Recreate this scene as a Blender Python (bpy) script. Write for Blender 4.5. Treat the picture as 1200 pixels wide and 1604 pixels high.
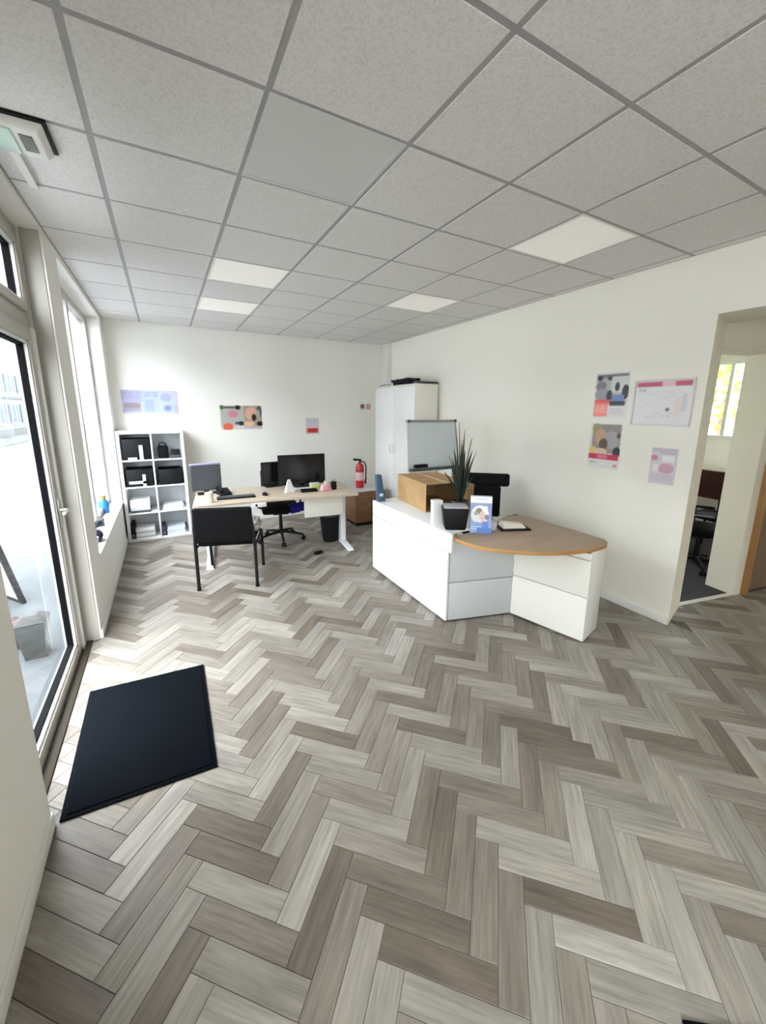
import bpy, bmesh, math, random
from mathutils import Vector, Matrix
random.seed(7)
for o in list(bpy.data.objects): bpy.data.objects.remove(o)
S = bpy.context.scene
COL = S.collection
PI = math.pi

# ------------------------------------------------------------------ camera
cam_data = bpy.data.cameras.new('camera')
cam = bpy.data.objects.new('camera', cam_data); COL.objects.link(cam); S.camera = cam
YAW, PITCH, ROLL = 0.508, 0.200, -0.006
cam.location = (0, 0, 1.749)
fwd = Vector((math.sin(YAW)*math.cos(PITCH), math.cos(YAW)*math.cos(PITCH), -math.sin(PITCH)))
rgt = Vector((math.cos(YAW), -math.sin(YAW), 0)); dwn = fwd.cross(rgt)
r2 = rgt*math.cos(ROLL)+dwn*math.sin(ROLL); d2 = dwn*math.cos(ROLL)-rgt*math.sin(ROLL)
rm = Matrix((r2, -d2, -fwd)).transposed()
cam.rotation_mode = 'QUATERNION'; cam.rotation_quaternion = rm.to_quaternion()
cam_data.sensor_fit = 'VERTICAL'; cam_data.sensor_height = 36.0
cam_data.lens = 36.0*612.96/1604
cam_data.shift_x = -(602.13-600)/1604; cam_data.shift_y = (767.34-802)/1604
cam_data.clip_start = 0.02; cam_data.clip_end = 300

# ------------------------------------------------------------------ sky, exposure
W = bpy.data.worlds.new('sky'); S.world = W; W.use_nodes = True
bg = W.node_tree.nodes['Background']
bg.inputs[0].default_value = (1.0, 0.985, 0.985, 1); bg.inputs[1].default_value = 3.3
S.view_settings.view_transform = 'Standard'; S.view_settings.look = 'None'
S.view_settings.gamma = 1.0; S.view_settings.use_curve_mapping = False
S.view_settings.exposure = 2.84
S.cycles.max_bounces = 12; S.cycles.diffuse_bounces = 6; S.cycles.transparent_max_bounces = 16
S.cycles.sample_clamp_indirect = 8.0
S.cycles.caustics_reflective = False; S.cycles.caustics_refractive = False

# ------------------------------------------------------------------ room numbers
XL, XR, YB, YF, H = -0.574, 3.533, 6.378, -2.60, 2.877      # inner faces; ceiling height
XO = -0.80                                                 # outer face of the left wall
DOOR = (1.87, 3.47, 2.85)                                  # y0, y1, top
WIN = (3.87, 6.05, 0.555, 2.83)                            # y0, y1, sill, top
REAR = (-2.30, -0.40, 0.40, 2.75)                           # unseen window behind the camera, added for daylight
def portal(name, y0, y1, z0, z1):
    L = bpy.data.lights.new(name, 'AREA'); L.shape = 'RECTANGLE'; L.size = z1-z0; L.size_y = y1-y0
    L.cycles.is_portal = True
    o = bpy.data.objects.new(name, L); COL.objects.link(o)
    o.location = (XO-0.02, (y0+y1)/2, (z0+z1)/2); o.rotation_euler = (0, -PI/2, 0)
portal('window_daylight', *WIN); portal('door_daylight', DOOR[0], DOOR[1], 0.0, DOOR[2]); portal('rear_daylight', *REAR)

# ------------------------------------------------------------------ materials
def nt_new(name):
    m = bpy.data.materials.new(name); m.use_nodes = True
    return m, m.node_tree, m.node_tree.nodes['Principled BSDF']
def mat(name, col, rough=0.5, metal=0.0, var=0.0, vscale=6.0, bump=0.0, bscale=80.0, emit=0.0, spec=None):
    m, nt, b = nt_new(name)
    b.inputs['Base Color'].default_value = (*col, 1); b.inputs['Roughness'].default_value = rough
    b.inputs['Metallic'].default_value = metal
    if spec is not None: b.inputs['Specular IOR Level'].default_value = spec
    tc = nt.nodes.new('ShaderNodeTexCoord')
    if var > 0:
        n = nt.nodes.new('ShaderNodeTexNoise'); n.inputs['Scale'].default_value = vscale; n.inputs['Detail'].default_value = 4
        nt.links.new(tc.outputs['Object'], n.inputs['Vector'])
        r = nt.nodes.new('ShaderNodeValToRGB')
        r.color_ramp.elements[0].color = (*[c*(1-var) for c in col], 1); r.color_ramp.elements[0].position = 0.3
        r.color_ramp.elements[1].color = (*[min(1, c*(1+var)) for c in col], 1); r.color_ramp.elements[1].position = 0.7
        nt.links.new(n.outputs['Fac'], r.inputs['Fac']); nt.links.new(r.outputs['Color'], b.inputs['Base Color'])
    if bump > 0:
        n2 = nt.nodes.new('ShaderNodeTexNoise'); n2.inputs['Scale'].default_value = bscale; n2.inputs['Detail'].default_value = 3
        nt.links.new(tc.outputs['Object'], n2.inputs['Vector'])
        bp = nt.nodes.new('ShaderNodeBump'); bp.inputs['Strength'].default_value = bump; bp.inputs['Distance'].default_value = 0.004
        nt.links.new(n2.outputs['Fac'], bp.inputs['Height']); nt.links.new(bp.outputs['Normal'], b.inputs['Normal'])
    if emit > 0:
        b.inputs['Emission Color'].default_value = (*col, 1); b.inputs['Emission Strength'].default_value = emit
    return m
def wood(name, c1, c2, rough=0.45, scale=(1.5, 22, 22)):
    m, nt, b = nt_new(name); b.inputs['Roughness'].default_value = rough
    tc = nt.nodes.new('ShaderNodeTexCoord'); mp = nt.nodes.new('ShaderNodeMapping'); mp.inputs['Scale'].default_value = scale
    n = nt.nodes.new('ShaderNodeTexNoise'); n.inputs['Scale'].default_value = 2.5; n.inputs['Detail'].default_value = 6
    r = nt.nodes.new('ShaderNodeValToRGB')
    r.color_ramp.elements[0].color = (*c1, 1); r.color_ramp.elements[0].position = 0.3
    r.color_ramp.elements[1].color = (*c2, 1); r.color_ramp.elements[1].position = 0.7
    nt.links.new(tc.outputs['Object'], mp.inputs['Vector']); nt.links.new(mp.outputs['Vector'], n.inputs['Vector'])
    nt.links.new(n.outputs['Fac'], r.inputs['Fac']); nt.links.new(r.outputs['Color'], b.inputs['Base Color'])
    return m
def plank_mat(name, source):
    m, nt, b = nt_new(name); N = nt.nodes.new; Lk = nt.links.new
    if source == 'object': rnd = N('ShaderNodeObjectInfo').outputs['Random']
    else: rnd = N('ShaderNodeNewGeometry').outputs['Random Per Island']
    uv = N('ShaderNodeUVMap'); uv.uv_map = 'plank_uv'
    off = N('ShaderNodeMath'); off.operation = 'MULTIPLY'; off.inputs[1].default_value = 137.0; Lk(rnd, off.inputs[0])
    add = N('ShaderNodeVectorMath'); add.operation = 'ADD'; Lk(uv.outputs['UV'], add.inputs[0])
    cmb = N('ShaderNodeCombineXYZ'); Lk(off.outputs[0], cmb.inputs[0]); Lk(off.outputs[0], cmb.inputs[2]); Lk(cmb.outputs[0], add.inputs[1])
    mp = N('ShaderNodeMapping'); mp.inputs['Scale'].default_value = (5, 70, 1); Lk(add.outputs[0], mp.inputs['Vector'])
    n = N('ShaderNodeTexNoise'); n.inputs['Scale'].default_value = 1.0; n.inputs['Detail'].default_value = 5; n.inputs['Roughness'].default_value = 0.6
    Lk(mp.outputs[0], n.inputs['Vector'])
    mp2 = N('ShaderNodeMapping'); mp2.inputs['Scale'].default_value = (2.5, 14, 1); Lk(add.outputs[0], mp2.inputs['Vector'])
    n2 = N('ShaderNodeTexNoise'); n2.inputs['Scale'].default_value = 1.0; n2.inputs['Detail'].default_value = 2; Lk(mp2.outputs[0], n2.inputs['Vector'])
    tone = N('ShaderNodeValToRGB'); e = tone.color_ramp.elements
    e[0].position = 0.0; e[0].color = (0.138, 0.113, 0.089, 1); e[1].position = 1.0; e[1].color = (0.355, 0.328, 0.289, 1)
    for p, c in ((0.18, (0.186, 0.156, 0.128)), (0.42, (0.236, 0.206, 0.172)), (0.60, (0.265, 0.241, 0.211)), (0.78, (0.299, 0.268, 0.231))):
        q = tone.color_ramp.elements.new(p); q.color = (*c, 1)
    Lk(rnd, tone.inputs['Fac'])
    gr = N('ShaderNodeMapRange'); gr.inputs['From Min'].default_value = 0.3; gr.inputs['From Max'].default_value = 0.7
    gr.inputs['To Min'].default_value = 0.74; gr.inputs['To Max'].default_value = 1.22; Lk(n.outputs['Fac'], gr.inputs['Value'])
    gr2 = N('ShaderNodeMapRange'); gr2.inputs['From Min'].default_value = 0.3; gr2.inputs['From Max'].default_value = 0.7
    gr2.inputs['To Min'].default_value = 0.86; gr2.inputs['To Max'].default_value = 1.13; Lk(n2.outputs['Fac'], gr2.inputs['Value'])
    mu = N('ShaderNodeMath'); mu.operation = 'MULTIPLY'; Lk(gr.outputs[0], mu.inputs[0]); Lk(gr2.outputs[0], mu.inputs[1])
    vm = N('ShaderNodeVectorMath'); vm.operation = 'SCALE'; Lk(tone.outputs['Color'], vm.inputs[0]); Lk(mu.outputs[0], vm.inputs['Scale'])
    Lk(vm.outputs[0], b.inputs['Base Color'])
    b.inputs['Roughness'].default_value = 0.48; b.inputs['Specular IOR Level'].default_value = 0.35
    bp = N('ShaderNodeBump'); bp.inputs['Strength'].default_value = 0.12; bp.inputs['Distance'].default_value = 0.002
    Lk(n.outputs['Fac'], bp.inputs['Height']); Lk(bp.outputs['Normal'], b.inputs['Normal'])
    return m
def tile_mat():
    m, nt, b = nt_new('mineral_fibre'); N = nt.nodes.new; Lk = nt.links.new
    tc = N('ShaderNodeTexCoord'); oi = N('ShaderNodeObjectInfo')
    add = N('ShaderNodeVectorMath'); add.operation = 'ADD'; Lk(tc.outputs['Object'], add.inputs[0]); Lk(oi.outputs['Location'], add.inputs[1])
    n = N('ShaderNodeTexNoise'); n.inputs['Scale'].default_value = 95; n.inputs['Detail'].default_value = 4; n.inputs['Roughness'].default_value = 0.7
    Lk(add.outputs[0], n.inputs['Vector'])
    r = N('ShaderNodeValToRGB'); r.color_ramp.elements[0].position = 0.36; r.color_ramp.elements[0].color = (0.665, 0.65, 0.635, 1)
    r.color_ramp.elements[1].position = 0.55; r.color_ramp.elements[1].color = (0.78, 0.765, 0.745, 1)
    Lk(n.outputs['Fac'], r.inputs['Fac']); Lk(r.outputs['Color'], b.inputs['Base Color']); b.inputs['Roughness'].default_value = 0.9
    b.inputs['Specular IOR Level'].default_value = 0.15
    bp = N('ShaderNodeBump'); bp.inputs['Strength'].default_value = 0.5; bp.inputs['Distance'].default_value = 0.002
    Lk(n.outputs['Fac'], bp.inputs['Height']); Lk(bp.outputs['Normal'], b.inputs['Normal'])
    return m
def glass_mat(name, tint=(0.93, 0.97, 0.98)):
    m = bpy.data.materials.new(name); m.use_nodes = True; nt = m.node_tree; nt.nodes.clear()
    N = nt.nodes.new; Lk = nt.links.new
    out = N('ShaderNodeOutputMaterial'); mx = N('ShaderNodeMixShader'); t = N('ShaderNodeBsdfTransparent'); g = N('ShaderNodeBsdfGlossy')
    t.inputs[0].default_value = (*tint, 1); g.inputs['Roughness'].default_value = 0.02
    fr = N('ShaderNodeFresnel'); fr.inputs['IOR'].default_value = 1.35
    ge = N('ShaderNodeNewGeometry'); fm = N('ShaderNodeMath'); fm.operation = 'MULTIPLY_ADD'; fm.inputs[1].default_value = -1; fm.inputs[2].default_value = 1
    Lk(ge.outputs['Backfacing'], fm.inputs[0]); mm = N('ShaderNodeMath'); mm.operation = 'MULTIPLY'; Lk(fm.outputs[0], mm.inputs[0]); Lk(fr.outputs[0], mm.inputs[1])
    fr.inputs['IOR'].default_value = 1.25
    Lk(mm.outputs[0], mx.inputs[0]); Lk(t.outputs[0], mx.inputs[1]); Lk(g.outputs[0], mx.inputs[2]); Lk(mx.outputs[0], out.inputs[0])
    return m
def print_mat(name, rough=0.45):
    m, nt, b = nt_new(name); a = nt.nodes.new('ShaderNodeVertexColor'); a.layer_name = 'print'
    nt.links.new(a.outputs['Color'], b.inputs['Base Color']); b.inputs['Roughness'].default_value = rough
    return m
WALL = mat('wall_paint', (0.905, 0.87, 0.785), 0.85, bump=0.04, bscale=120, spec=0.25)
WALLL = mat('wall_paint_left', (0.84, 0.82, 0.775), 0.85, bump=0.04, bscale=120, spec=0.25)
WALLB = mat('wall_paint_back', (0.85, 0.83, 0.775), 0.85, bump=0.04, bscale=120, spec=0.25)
TRIM = mat('trim_white', (0.80, 0.79, 0.76), 0.5)
PVC = mat('taupe_frame', (0.47, 0.445, 0.405), 0.4)
PVCW = mat('pvc_bead', (0.86, 0.87, 0.86), 0.3)
GASKET = mat('rubber_gasket', (0.003, 0.003, 0.004), 0.85, spec=0.08)
GLASS = glass_mat('window_glass')
GLASSD = glass_mat('tinted_door_glass', (0.86, 0.90, 0.92))
GLASSH = glass_mat('dark_tinted_glass', (0.36, 0.35, 0.32))
GLASSW = glass_mat('dimming_blue_glass', (0.76, 0.80, 0.83))  # clear glass with a tint added to cut daylight near the back wall
BLACK = mat('black_plastic', (0.006, 0.006, 0.007), 0.55, spec=0.22)
SOFTBLK = mat('black_fabric', (0.005, 0.005, 0.006), 0.9, var=0.3, vscale=200, bump=0.3, bscale=600, spec=0.2)
BLKMET = mat('black_metal', (0.006, 0.006, 0.009), 0.5, 0.0, spec=0.3)
WHITE = mat('white_laminate', (0.86, 0.86, 0.85), 0.35)
WARMW = mat('warm_white_laminate', (0.83, 0.81, 0.75), 0.4)
SHADEG = mat('shaded_grey_laminate', (0.56, 0.58, 0.60), 0.4)  # desk laminate with shade put into the colour
CREAM = mat('cream_laminate', (0.80, 0.78, 0.70), 0.4)
WHITEMET = mat('white_metal', (0.80, 0.81, 0.84), 0.35)
GREY = mat('grey_plastic', (0.35, 0.35, 0.36), 0.5)
LGREY = mat('light_grey_plastic', (0.55, 0.55, 0.55), 0.55)
CHROME = mat('brushed_metal', (0.65, 0.65, 0.66), 0.3, 0.9)
OAK = wood('oak_top', (0.37, 0.265, 0.18), (0.46, 0.34, 0.24))
OAKEDGE = mat('oak_edge_band', (0.50, 0.27, 0.09), 0.45, var=0.15)
DESKW = wood('pale_oak_top', (0.48, 0.385, 0.29), (0.57, 0.465, 0.36))
BROWNW = wood('brown_wood', (0.16, 0.075, 0.03), (0.27, 0.13, 0.055))
ORANGEW = wood('orange_pine', (0.36, 0.175, 0.05), (0.50, 0.26, 0.085), scale=(22, 22, 1.5))
DOORBR = wood('brown_door', (0.20, 0.135, 0.09), (0.26, 0.18, 0.12), scale=(22, 22, 1.5))
CARD = mat('cardboard', (0.47, 0.30, 0.145), 0.85, var=0.08, vscale=9, spec=0.2)
CARDD = mat('cardboard_inside', (0.40, 0.26, 0.13), 0.85, spec=0.2)
PAPER = mat('paper', (0.84, 0.84, 0.84), 0.7)
PAPERB = mat('bluish_paper', (0.66, 0.72, 0.84), 0.7)
BLUE = mat('navy_cloth', (0.015, 0.013, 0.20), 0.85, var=0.3, vscale=30, spec=0.2)
TEAL = mat('blue_binder', (0.045, 0.10, 0.17), 0.5)
RED = mat('red_paint', (0.42, 0.012, 0.02), 0.3)
SILLST = mat('stone_sill', (0.30, 0.29, 0.27), 0.8)
DARKBAR = mat('threshold_brown', (0.045, 0.034, 0.022), 0.6, spec=0.2)
MATT = mat('mat_pile', (0.005, 0.0065, 0.009), 0.95, var=0.35, vscale=350, bump=0.8, bscale=700, spec=0.03)
MATEDGE = mat('mat_rubber', (0.003, 0.004, 0.006), 0.9, spec=0.05)
CARPET = mat('grey_carpet', (0.10, 0.10, 0.115), 0.95, var=0.2, vscale=200, spec=0.1)
LEAF = mat('plant_leaf', (0.018, 0.026, 0.016), 0.5, var=0.4, vscale=12)
LEAFY = mat('lime_leaf', (0.34, 0.46, 0.05), 0.6, var=0.35, vscale=3)
BARK = mat('bark', (0.12, 0.09, 0.06), 0.9, var=0.3)
LILAC = mat('lilac_plastic', (0.33, 0.30, 0.50), 0.5)
LAVG = mat('lavender_grey_plastic', (0.46, 0.43, 0.48), 0.5)
PINK = mat('pink_packet', (0.72, 0.36, 0.40), 0.6)
LIME = mat('lime_notes', (0.55, 0.62, 0.20), 0.7)
SLATE = mat('dark_grey_plastic', (0.055, 0.06, 0.07), 0.5)
SCREEN = mat('switched_off_screen', (0.006, 0.006, 0.008), 0.18)
BOARD = mat('whiteboard_enamel', (0.60, 0.65, 0.68), 0.25)
LEDON = mat('lit_diffuser', (1.0, 0.97, 0.91), 0.5, emit=0.02)
LEDOFF = mat('unlit_diffuser', (0.66, 0.66, 0.65), 0.45)
GRID = mat('ceiling_grid_metal', (0.36, 0.35, 0.36), 0.55)
TILE = tile_mat()
PLANK_O = plank_mat('vinyl_plank', 'object'); PLANK_I = plank_mat('vinyl_plank_field', 'island')
SUBFL = mat('plank_joint', (0.10, 0.085, 0.07), 0.9)
PRINT = print_mat('printed_paper'); PRINTG = print_mat('gloss_print', 0.3)

# ------------------------------------------------------------------ mesh helpers
class MB:
    def __init__(s): s.bm = bmesh.new(); s.mi = 0
    def _add(s, tmp, M=None):
        if M is not None: bmesh.ops.transform(tmp, matrix=M, verts=tmp.verts)
        base = len(s.bm.verts); vs = [s.bm.verts.new(v.co) for v in tmp.verts]
        tmp.verts.index_update()
        for f in tmp.faces:
            try:
                nf = s.bm.faces.new([vs[v.index] for v in f.verts]); nf.material_index = s.mi; nf.smooth = True
            except ValueError: pass
        tmp.free(); return s
    def box(s, x0, x1, y0, y1, z0, z1, bev=0.0, seg=2, M=None):
        t = bmesh.new(); bmesh.ops.create_cube(t, size=1)
        for v in t.verts: v.co = ((x0+x1)/2+v.co.x*(x1-x0), (y0+y1)/2+v.co.y*(y1-y0), (z0+z1)/2+v.co.z*(z1-z0))
        if bev > 0: bmesh.ops.bevel(t, geom=list(t.edges), offset=bev, segments=seg, profile=0.5, affect='EDGES')
        return s._add(t, M)
    def hexa(s, low, high, bev=0.0, M=None):      # two rings of 4 points
        t = bmesh.new(); a = [t.verts.new(p) for p in low]; b = [t.verts.new(p) for p in high]
        t.faces.new(a[::-1]); t.faces.new(b)
        n = len(a)
        for i in range(n): t.faces.new((a[i], a[(i+1) % n], b[(i+1) % n], b[i]))
        bmesh.ops.recalc_face_normals(t, faces=t.faces)
        if bev > 0: bmesh.ops.bevel(t, geom=list(t.edges), offset=bev, segments=2, profile=0.5, affect='EDGES')
        return s._add(t, M)
    def prism(s, poly, z0, z1, bev=0.0, M=None): return s.hexa([(x, y, z0) for x, y in poly], [(x, y, z1) for x, y in poly], bev, M)
    def cyl(s, p0, p1, r0, r1=None, n=16, caps=True):
        r1 = r0 if r1 is None else r1
        p0 = Vector(p0); p1 = Vector(p1); d = (p1-p0).normalized()
        u = d.orthogonal().normalized(); w = d.cross(u); t = bmesh.new()
        A = [t.verts.new(p0+(u*math.cos(2*PI*i/n)+w*math.sin(2*PI*i/n))*r0) for i in range(n)]
        B = [t.verts.new(p1+(u*math.cos(2*PI*i/n)+w*math.sin(2*PI*i/n))*r1) for i in range(n)]
        for i in range(n): t.faces.new((A[i], A[(i+1) % n], B[(i+1) % n], B[i]))
        if caps: t.faces.new(A[::-1]); t.faces.new(B)
        return s._add(t)
    def tube(s, pts, r, n=10):
        pts = [Vector(p) for p in pts]; t = bmesh.new(); rings = []
        rr = r if isinstance(r, (list, tuple)) else [r]*len(pts)
        u = None
        for i, p in enumerate(pts):
            d = (pts[min(i+1, len(pts)-1)]-pts[max(i-1, 0)]).normalized()
            u = d.orthogonal().normalized() if u is None else (u-d*u.dot(d)).normalized()
            w = d.cross(u)
            rings.append([t.verts.new(p+(u*math.cos(2*PI*k/n)+w*math.sin(2*PI*k/n))*rr[i]) for k in range(n)])
        for a, b in zip(rings, rings[1:]):
            for k in range(n): t.faces.new((a[k], a[(k+1) % n], b[(k+1) % n], b[k]))
        t.faces.new(rings[0][::-1]); t.faces.new(rings[-1])
        return s._add(t)
    def lathe(s, prof, n=20, c=(0, 0)):
        t = bmesh.new(); rings = []
        for r, z in prof:
            rings.append([t.verts.new((c[0]+r*math.cos(2*PI*k/n), c[1]+r*math.sin(2*PI*k/n), z)) for k in range(n)])
        for a, b in zip(rings, rings[1:]):
            for k in range(n): t.faces.new((a[k], a[(k+1) % n], b[(k+1) % n], b[k]))
        t.faces.new(rings[0][::-1]); t.faces.new(rings[-1])
        return s._add(t)
    def ball(s, c, r, n=12, M=None):
        t = bmesh.new(); bmesh.ops.create_uvsphere(t, u_segments=n, v_segments=max(6, n*2//3), radius=1)
        rx, ry, rz = r if isinstance(r, (tuple, list)) else (r, r, r)
        for v in t.verts: v.co = (c[0]+v.co.x*rx, c[1]+v.co.y*ry, c[2]+v.co.z*rz)
        return s._add(t, M)
    def build(s, name, mats, parent=None, loc=None, rot=None, sharp=35):
        me = bpy.data.meshes.new(name); s.bm.to_mesh(me); s.bm.free()
        for m in (mats if isinstance(mats, (list, tuple)) else [mats]): me.materials.append(m)
        me.set_sharp_from_angle(angle=math.radians(sharp))
        o = bpy.data.objects.new(name, me); COL.objects.link(o)
        if parent: o.parent = parent
        if loc: o.location = loc
        if rot: o.rotation_euler = rot
        return o
def tag(o, label, cat, group=None):
    o['label'] = label; o['category'] = cat
    if group: o['group'] = group
    return o
def thing(name, label, cat, loc=(0, 0, 0), rz=0.0, group=None):
    o = bpy.data.objects.new(name, None); COL.objects.link(o); o.location = loc; o.rotation_euler = (0, 0, rz)
    o.empty_display_size = 0.05
    return tag(o, label, cat, group)
def struct(o): o['kind'] = 'structure'; return o
def dup(root, loc, rz, label, group=None):
    def cp(o, par):
        c = o.copy(); COL.objects.link(c)
        if par: c.parent = par
        for ch in o.children: cp(ch, c)
        return c
    r = cp(root, None); r.location = loc; r.rotation_euler = (0, 0, rz); r['label'] = label
    if group: r['group'] = group
    return r
def box1(name, m, dims, parent=None, bev=0.0, loc=None, rot=None): return MB().box(*dims, bev=bev).build(name, m, parent, loc, rot)
def share(o, name, parent, loc, rot=None):
    c = bpy.data.objects.new(name, o.data); COL.objects.link(c); c.parent = parent; c.location = loc
    if rot: c.rotation_euler = rot
    return c
def lin(r, g, b):
    f = lambda c: ((c/255+0.055)/1.055)**2.4 if c > 10 else c/255/12.92
    return (f(r), f(g), f(b))
def sheet(name, w, h, nx, ny, paint, mt, parent=None, loc=None, rot=None, thick=0.002):
    """printed sheet: x = 0..w, z = 0..h, print faces -y; paint(u, v) gives linear rgb, v from the top"""
    bm = bmesh.new(); lay = bm.verts.layers.float_color.new('print'); grid = []
    for j in range(ny+1):
        row = []
        for i in range(nx+1):
            v = bm.verts.new((w*i/nx, 0, h*j/ny)); acc = [0, 0, 0]
            for du, dv in ((0, 0), (.8, .3), (-.8, -.3), (-.3, .8), (.3, -.8)):
                c = paint(min(1, max(0, (i+du)/nx)), min(1, max(0, 1-(j+dv)/ny)))
                for q_ in range(3): acc[q_] += c[q_]/5
            g_ = 1+.10*math.sin(i*1.3+j*.7)*math.sin(j*1.9-i*.4); v[lay] = (*[min(1, c*g_) if max(acc) < .55 else c for c in acc], 1); row.append(v)
        grid.append(row)
    for j in range(ny):
        for i in range(nx): bm.faces.new((grid[j][i], grid[j][i+1], grid[j+1][i+1], grid[j+1][i]))
    ring = [grid[0][i] for i in range(nx+1)]+[grid[j][nx] for j in range(1, ny+1)]+[grid[ny][i] for i in range(nx-1, -1, -1)]+[grid[j][0] for j in range(ny-1, 0, -1)]
    back = []
    for v in ring:
        b = bm.verts.new((v.co.x, thick, v.co.z)); b[lay] = v[lay]; back.append(b)
    n = len(ring)
    for i in range(n): bm.faces.new((ring[(i+1) % n], ring[i], back[i], back[(i+1) % n]))
    bm.faces.new(back[::-1])
    me = bpy.data.meshes.new(name); bm.to_mesh(me); bm.free(); me.materials.append(mt)
    o = bpy.data.objects.new(name, me); COL.objects.link(o)
    if parent: o.parent = parent
    if loc: o.location = loc
    if rot: o.rotation_euler = rot
    return o
def painter(base, shapes):
    """shapes: ('r',u0,v0,u1,v1,rgb) rectangle, ('e',cu,cv,ru,rv,rgb) ellipse, ('l',u0,v0,u1,v1,rgb,n) n text lines"""
    base = lin(*base)
    S2 = [(s[0], *s[1:5], lin(*s[5]), *(s[6:])) for s in shapes]
    def f(u, v):
        c = base
        for s in S2:
            if s[0] == 'r' and s[1] <= u <= s[3] and s[2] <= v <= s[4]: c = s[5]
            elif s[0] == 'e' and ((u-s[1])/s[3])**2+((v-s[2])/s[4])**2 <= 1: c = s[5]
            elif s[0] == 'l' and s[1] <= u <= s[3] and s[2] <= v <= s[4]:
                k = (v-s[2])/(s[4]-s[2])*s[6]
                if k % 1 < 0.5 and (math.sin(int(k)*7.3+u*43)+math.sin(u*71+int(k)*3)) > -0.9: c = s[5]
        return c
    return f

# ================================================================== THE ROOM
# ---- left wall (thick outer wall with door, window and the added window behind the camera)
def wall_with_holes(mb, y0, y1, z0, z1, holes, x0, x1):
    ys = sorted({y0, y1, *[h[0] for h in holes], *[h[1] for h in holes]})
    for a, b in zip(ys, ys[1:]):
        hs = [h for h in holes if h[0] <= a and h[1] >= b]
        zs = [(z0, z1)] if not hs else []
        if hs:
            h = hs[0]
            if h[2] > z0: zs.append((z0, h[2]))
            if h[3] < z1: zs.append((h[3], z1))
        for za, zb in zs: mb.box(x0, x1, a, b, za, zb)
m = MB(); wall_with_holes(m, YF-0.2, YB+0.2, -0.02, 3.0, [(DOOR[0], DOOR[1], -0.03, DOOR[2]), WIN, REAR], XO, XL)
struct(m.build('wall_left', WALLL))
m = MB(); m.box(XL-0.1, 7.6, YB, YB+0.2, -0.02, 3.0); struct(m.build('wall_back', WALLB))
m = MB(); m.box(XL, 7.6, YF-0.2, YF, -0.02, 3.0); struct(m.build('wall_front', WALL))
# right wall: thick, ends in a splayed jamb at y = 1.457; lintel over the wide opening
OPY, OPZ = 1.457, 2.44
m = MB()
m.prism([(XR, OPY), (3.98, 1.575), (3.98, YB), (XR, YB)], -0.02, 3.0)
m.box(XR, 3.98, YF, -0.25, -0.02, 3.0)
m.prism([(XR, -0.25), (3.98, -0.25), (3.98, 1.575), (XR, OPY)], OPZ, 3.0)
struct(m.build('wall_right', WALL))
# hall and small office beyond
def hall_y(x): return 1.585-0.2*(x-3.98)
def hp(x, d=0.0): return (x+0.196*d, hall_y(x)+0.98*d)
HX0, HX1, DZ = 3.98, 4.70, 2.26
m = MB()
m.prism([hp(HX1), hp(4.80), hp(4.80, .25), hp(HX1, .25)], -0.02, 2.62)
m.prism([hp(HX0), hp(HX1), hp(HX1, .25), hp(HX0, .25)], DZ, 2.62)
m.prism([hp(4.80), hp(5.95), hp(5.95, .25), hp(4.80, .25)], 2.16, 2.62)
m.prism([hp(5.85), hp(7.4), hp(7.4, .25), hp(5.85, .25)], -0.02, 2.62)
struct(m.build('wall_hall', WALL))
m = MB(); wall_with_holes(m, YF, YB, -0.02, 2.7, [(-1.8, .85, .05, 2.35), (2.02, 3.5, 1.36, 2.50)], 7.4, 7.6)
struct(m.build('wall_office', WALL))
m = MB(); m.prism([(3.98, YF), (7.4, YF), (7.4, YB), (3.98, YB)], 2.60, 2.66)
struct(m.build('ceiling_hall', WALL))['label'] = 'plain white ceiling of the hall beyond the opening'
# brown door with a pine frame in the hall
d = bpy.data.objects.new('door_2', None); COL.objects.link(d); d.location = (4.80, hall_y(4.80), 0); d.rotation_euler = (0, 0, math.atan(-0.2)); struct(d)
MB().box(0.0, 0.10, -0.015, 0.14, 0, 2.16, bev=0.004).build('door_frame', ORANGEW, d)
MB().box(0.92, 1.02, -0.015, 0.14, 0, 2.16, bev=0.004).build('door_frame', ORANGEW, d)
MB().box(0.0, 1.02, -0.0148, 0.14, 2.08, 2.161, bev=0.004).build('door_frame', ORANGEW, d)
MB().box(0.101, 0.919, 0.03, 0.07, 0.0015, 2.079, bev=0.003).build('door_leaf', DOORBR, d)
t = MB(); t.cyl((0.84, 0.03, 1.03), (0.84, -0.02, 1.03), 0.011); t.cyl((0.85, -0.02, 1.03), (0.74, -0.02, 1.03), 0.009); t.build('door_handle', CHROME, d)
m = MB(); m.prism([hp(HX0), hp(HX1), hp(HX1, 0.035), hp(HX0, 0.035)], 0.0, 0.012); struct(m.build('trim_1', TRIM))
m = MB(); m.prism([hp(3.98, .035), hp(7.4, .035), (7.4, YB), (3.98, YB)], -0.004, 0.004); struct(m.build('floor_office', CARPET))
# office window
w = bpy.data.objects.new('window_2', None); COL.objects.link(w); w.location = (7.45, 2.02, 1.36); struct(w)
for a in ((0, .05, 0, 1.14), (1.43, 1.48, 0, 1.14), (.0, 1.48, 0, .05), (0, 1.48, 1.09, 1.14), (.72, .77, .05, 1.09)):
    MB().box(-.03, .03, a[0], a[1], a[2], a[3], bev=0.003).build('window_frame', PVCW, w)
for a in ((.05, .72), (.77, 1.43)): MB().box(-.004, .004, a[0], a[1], .05, 1.09).build('pane', GLASS, w)

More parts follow.
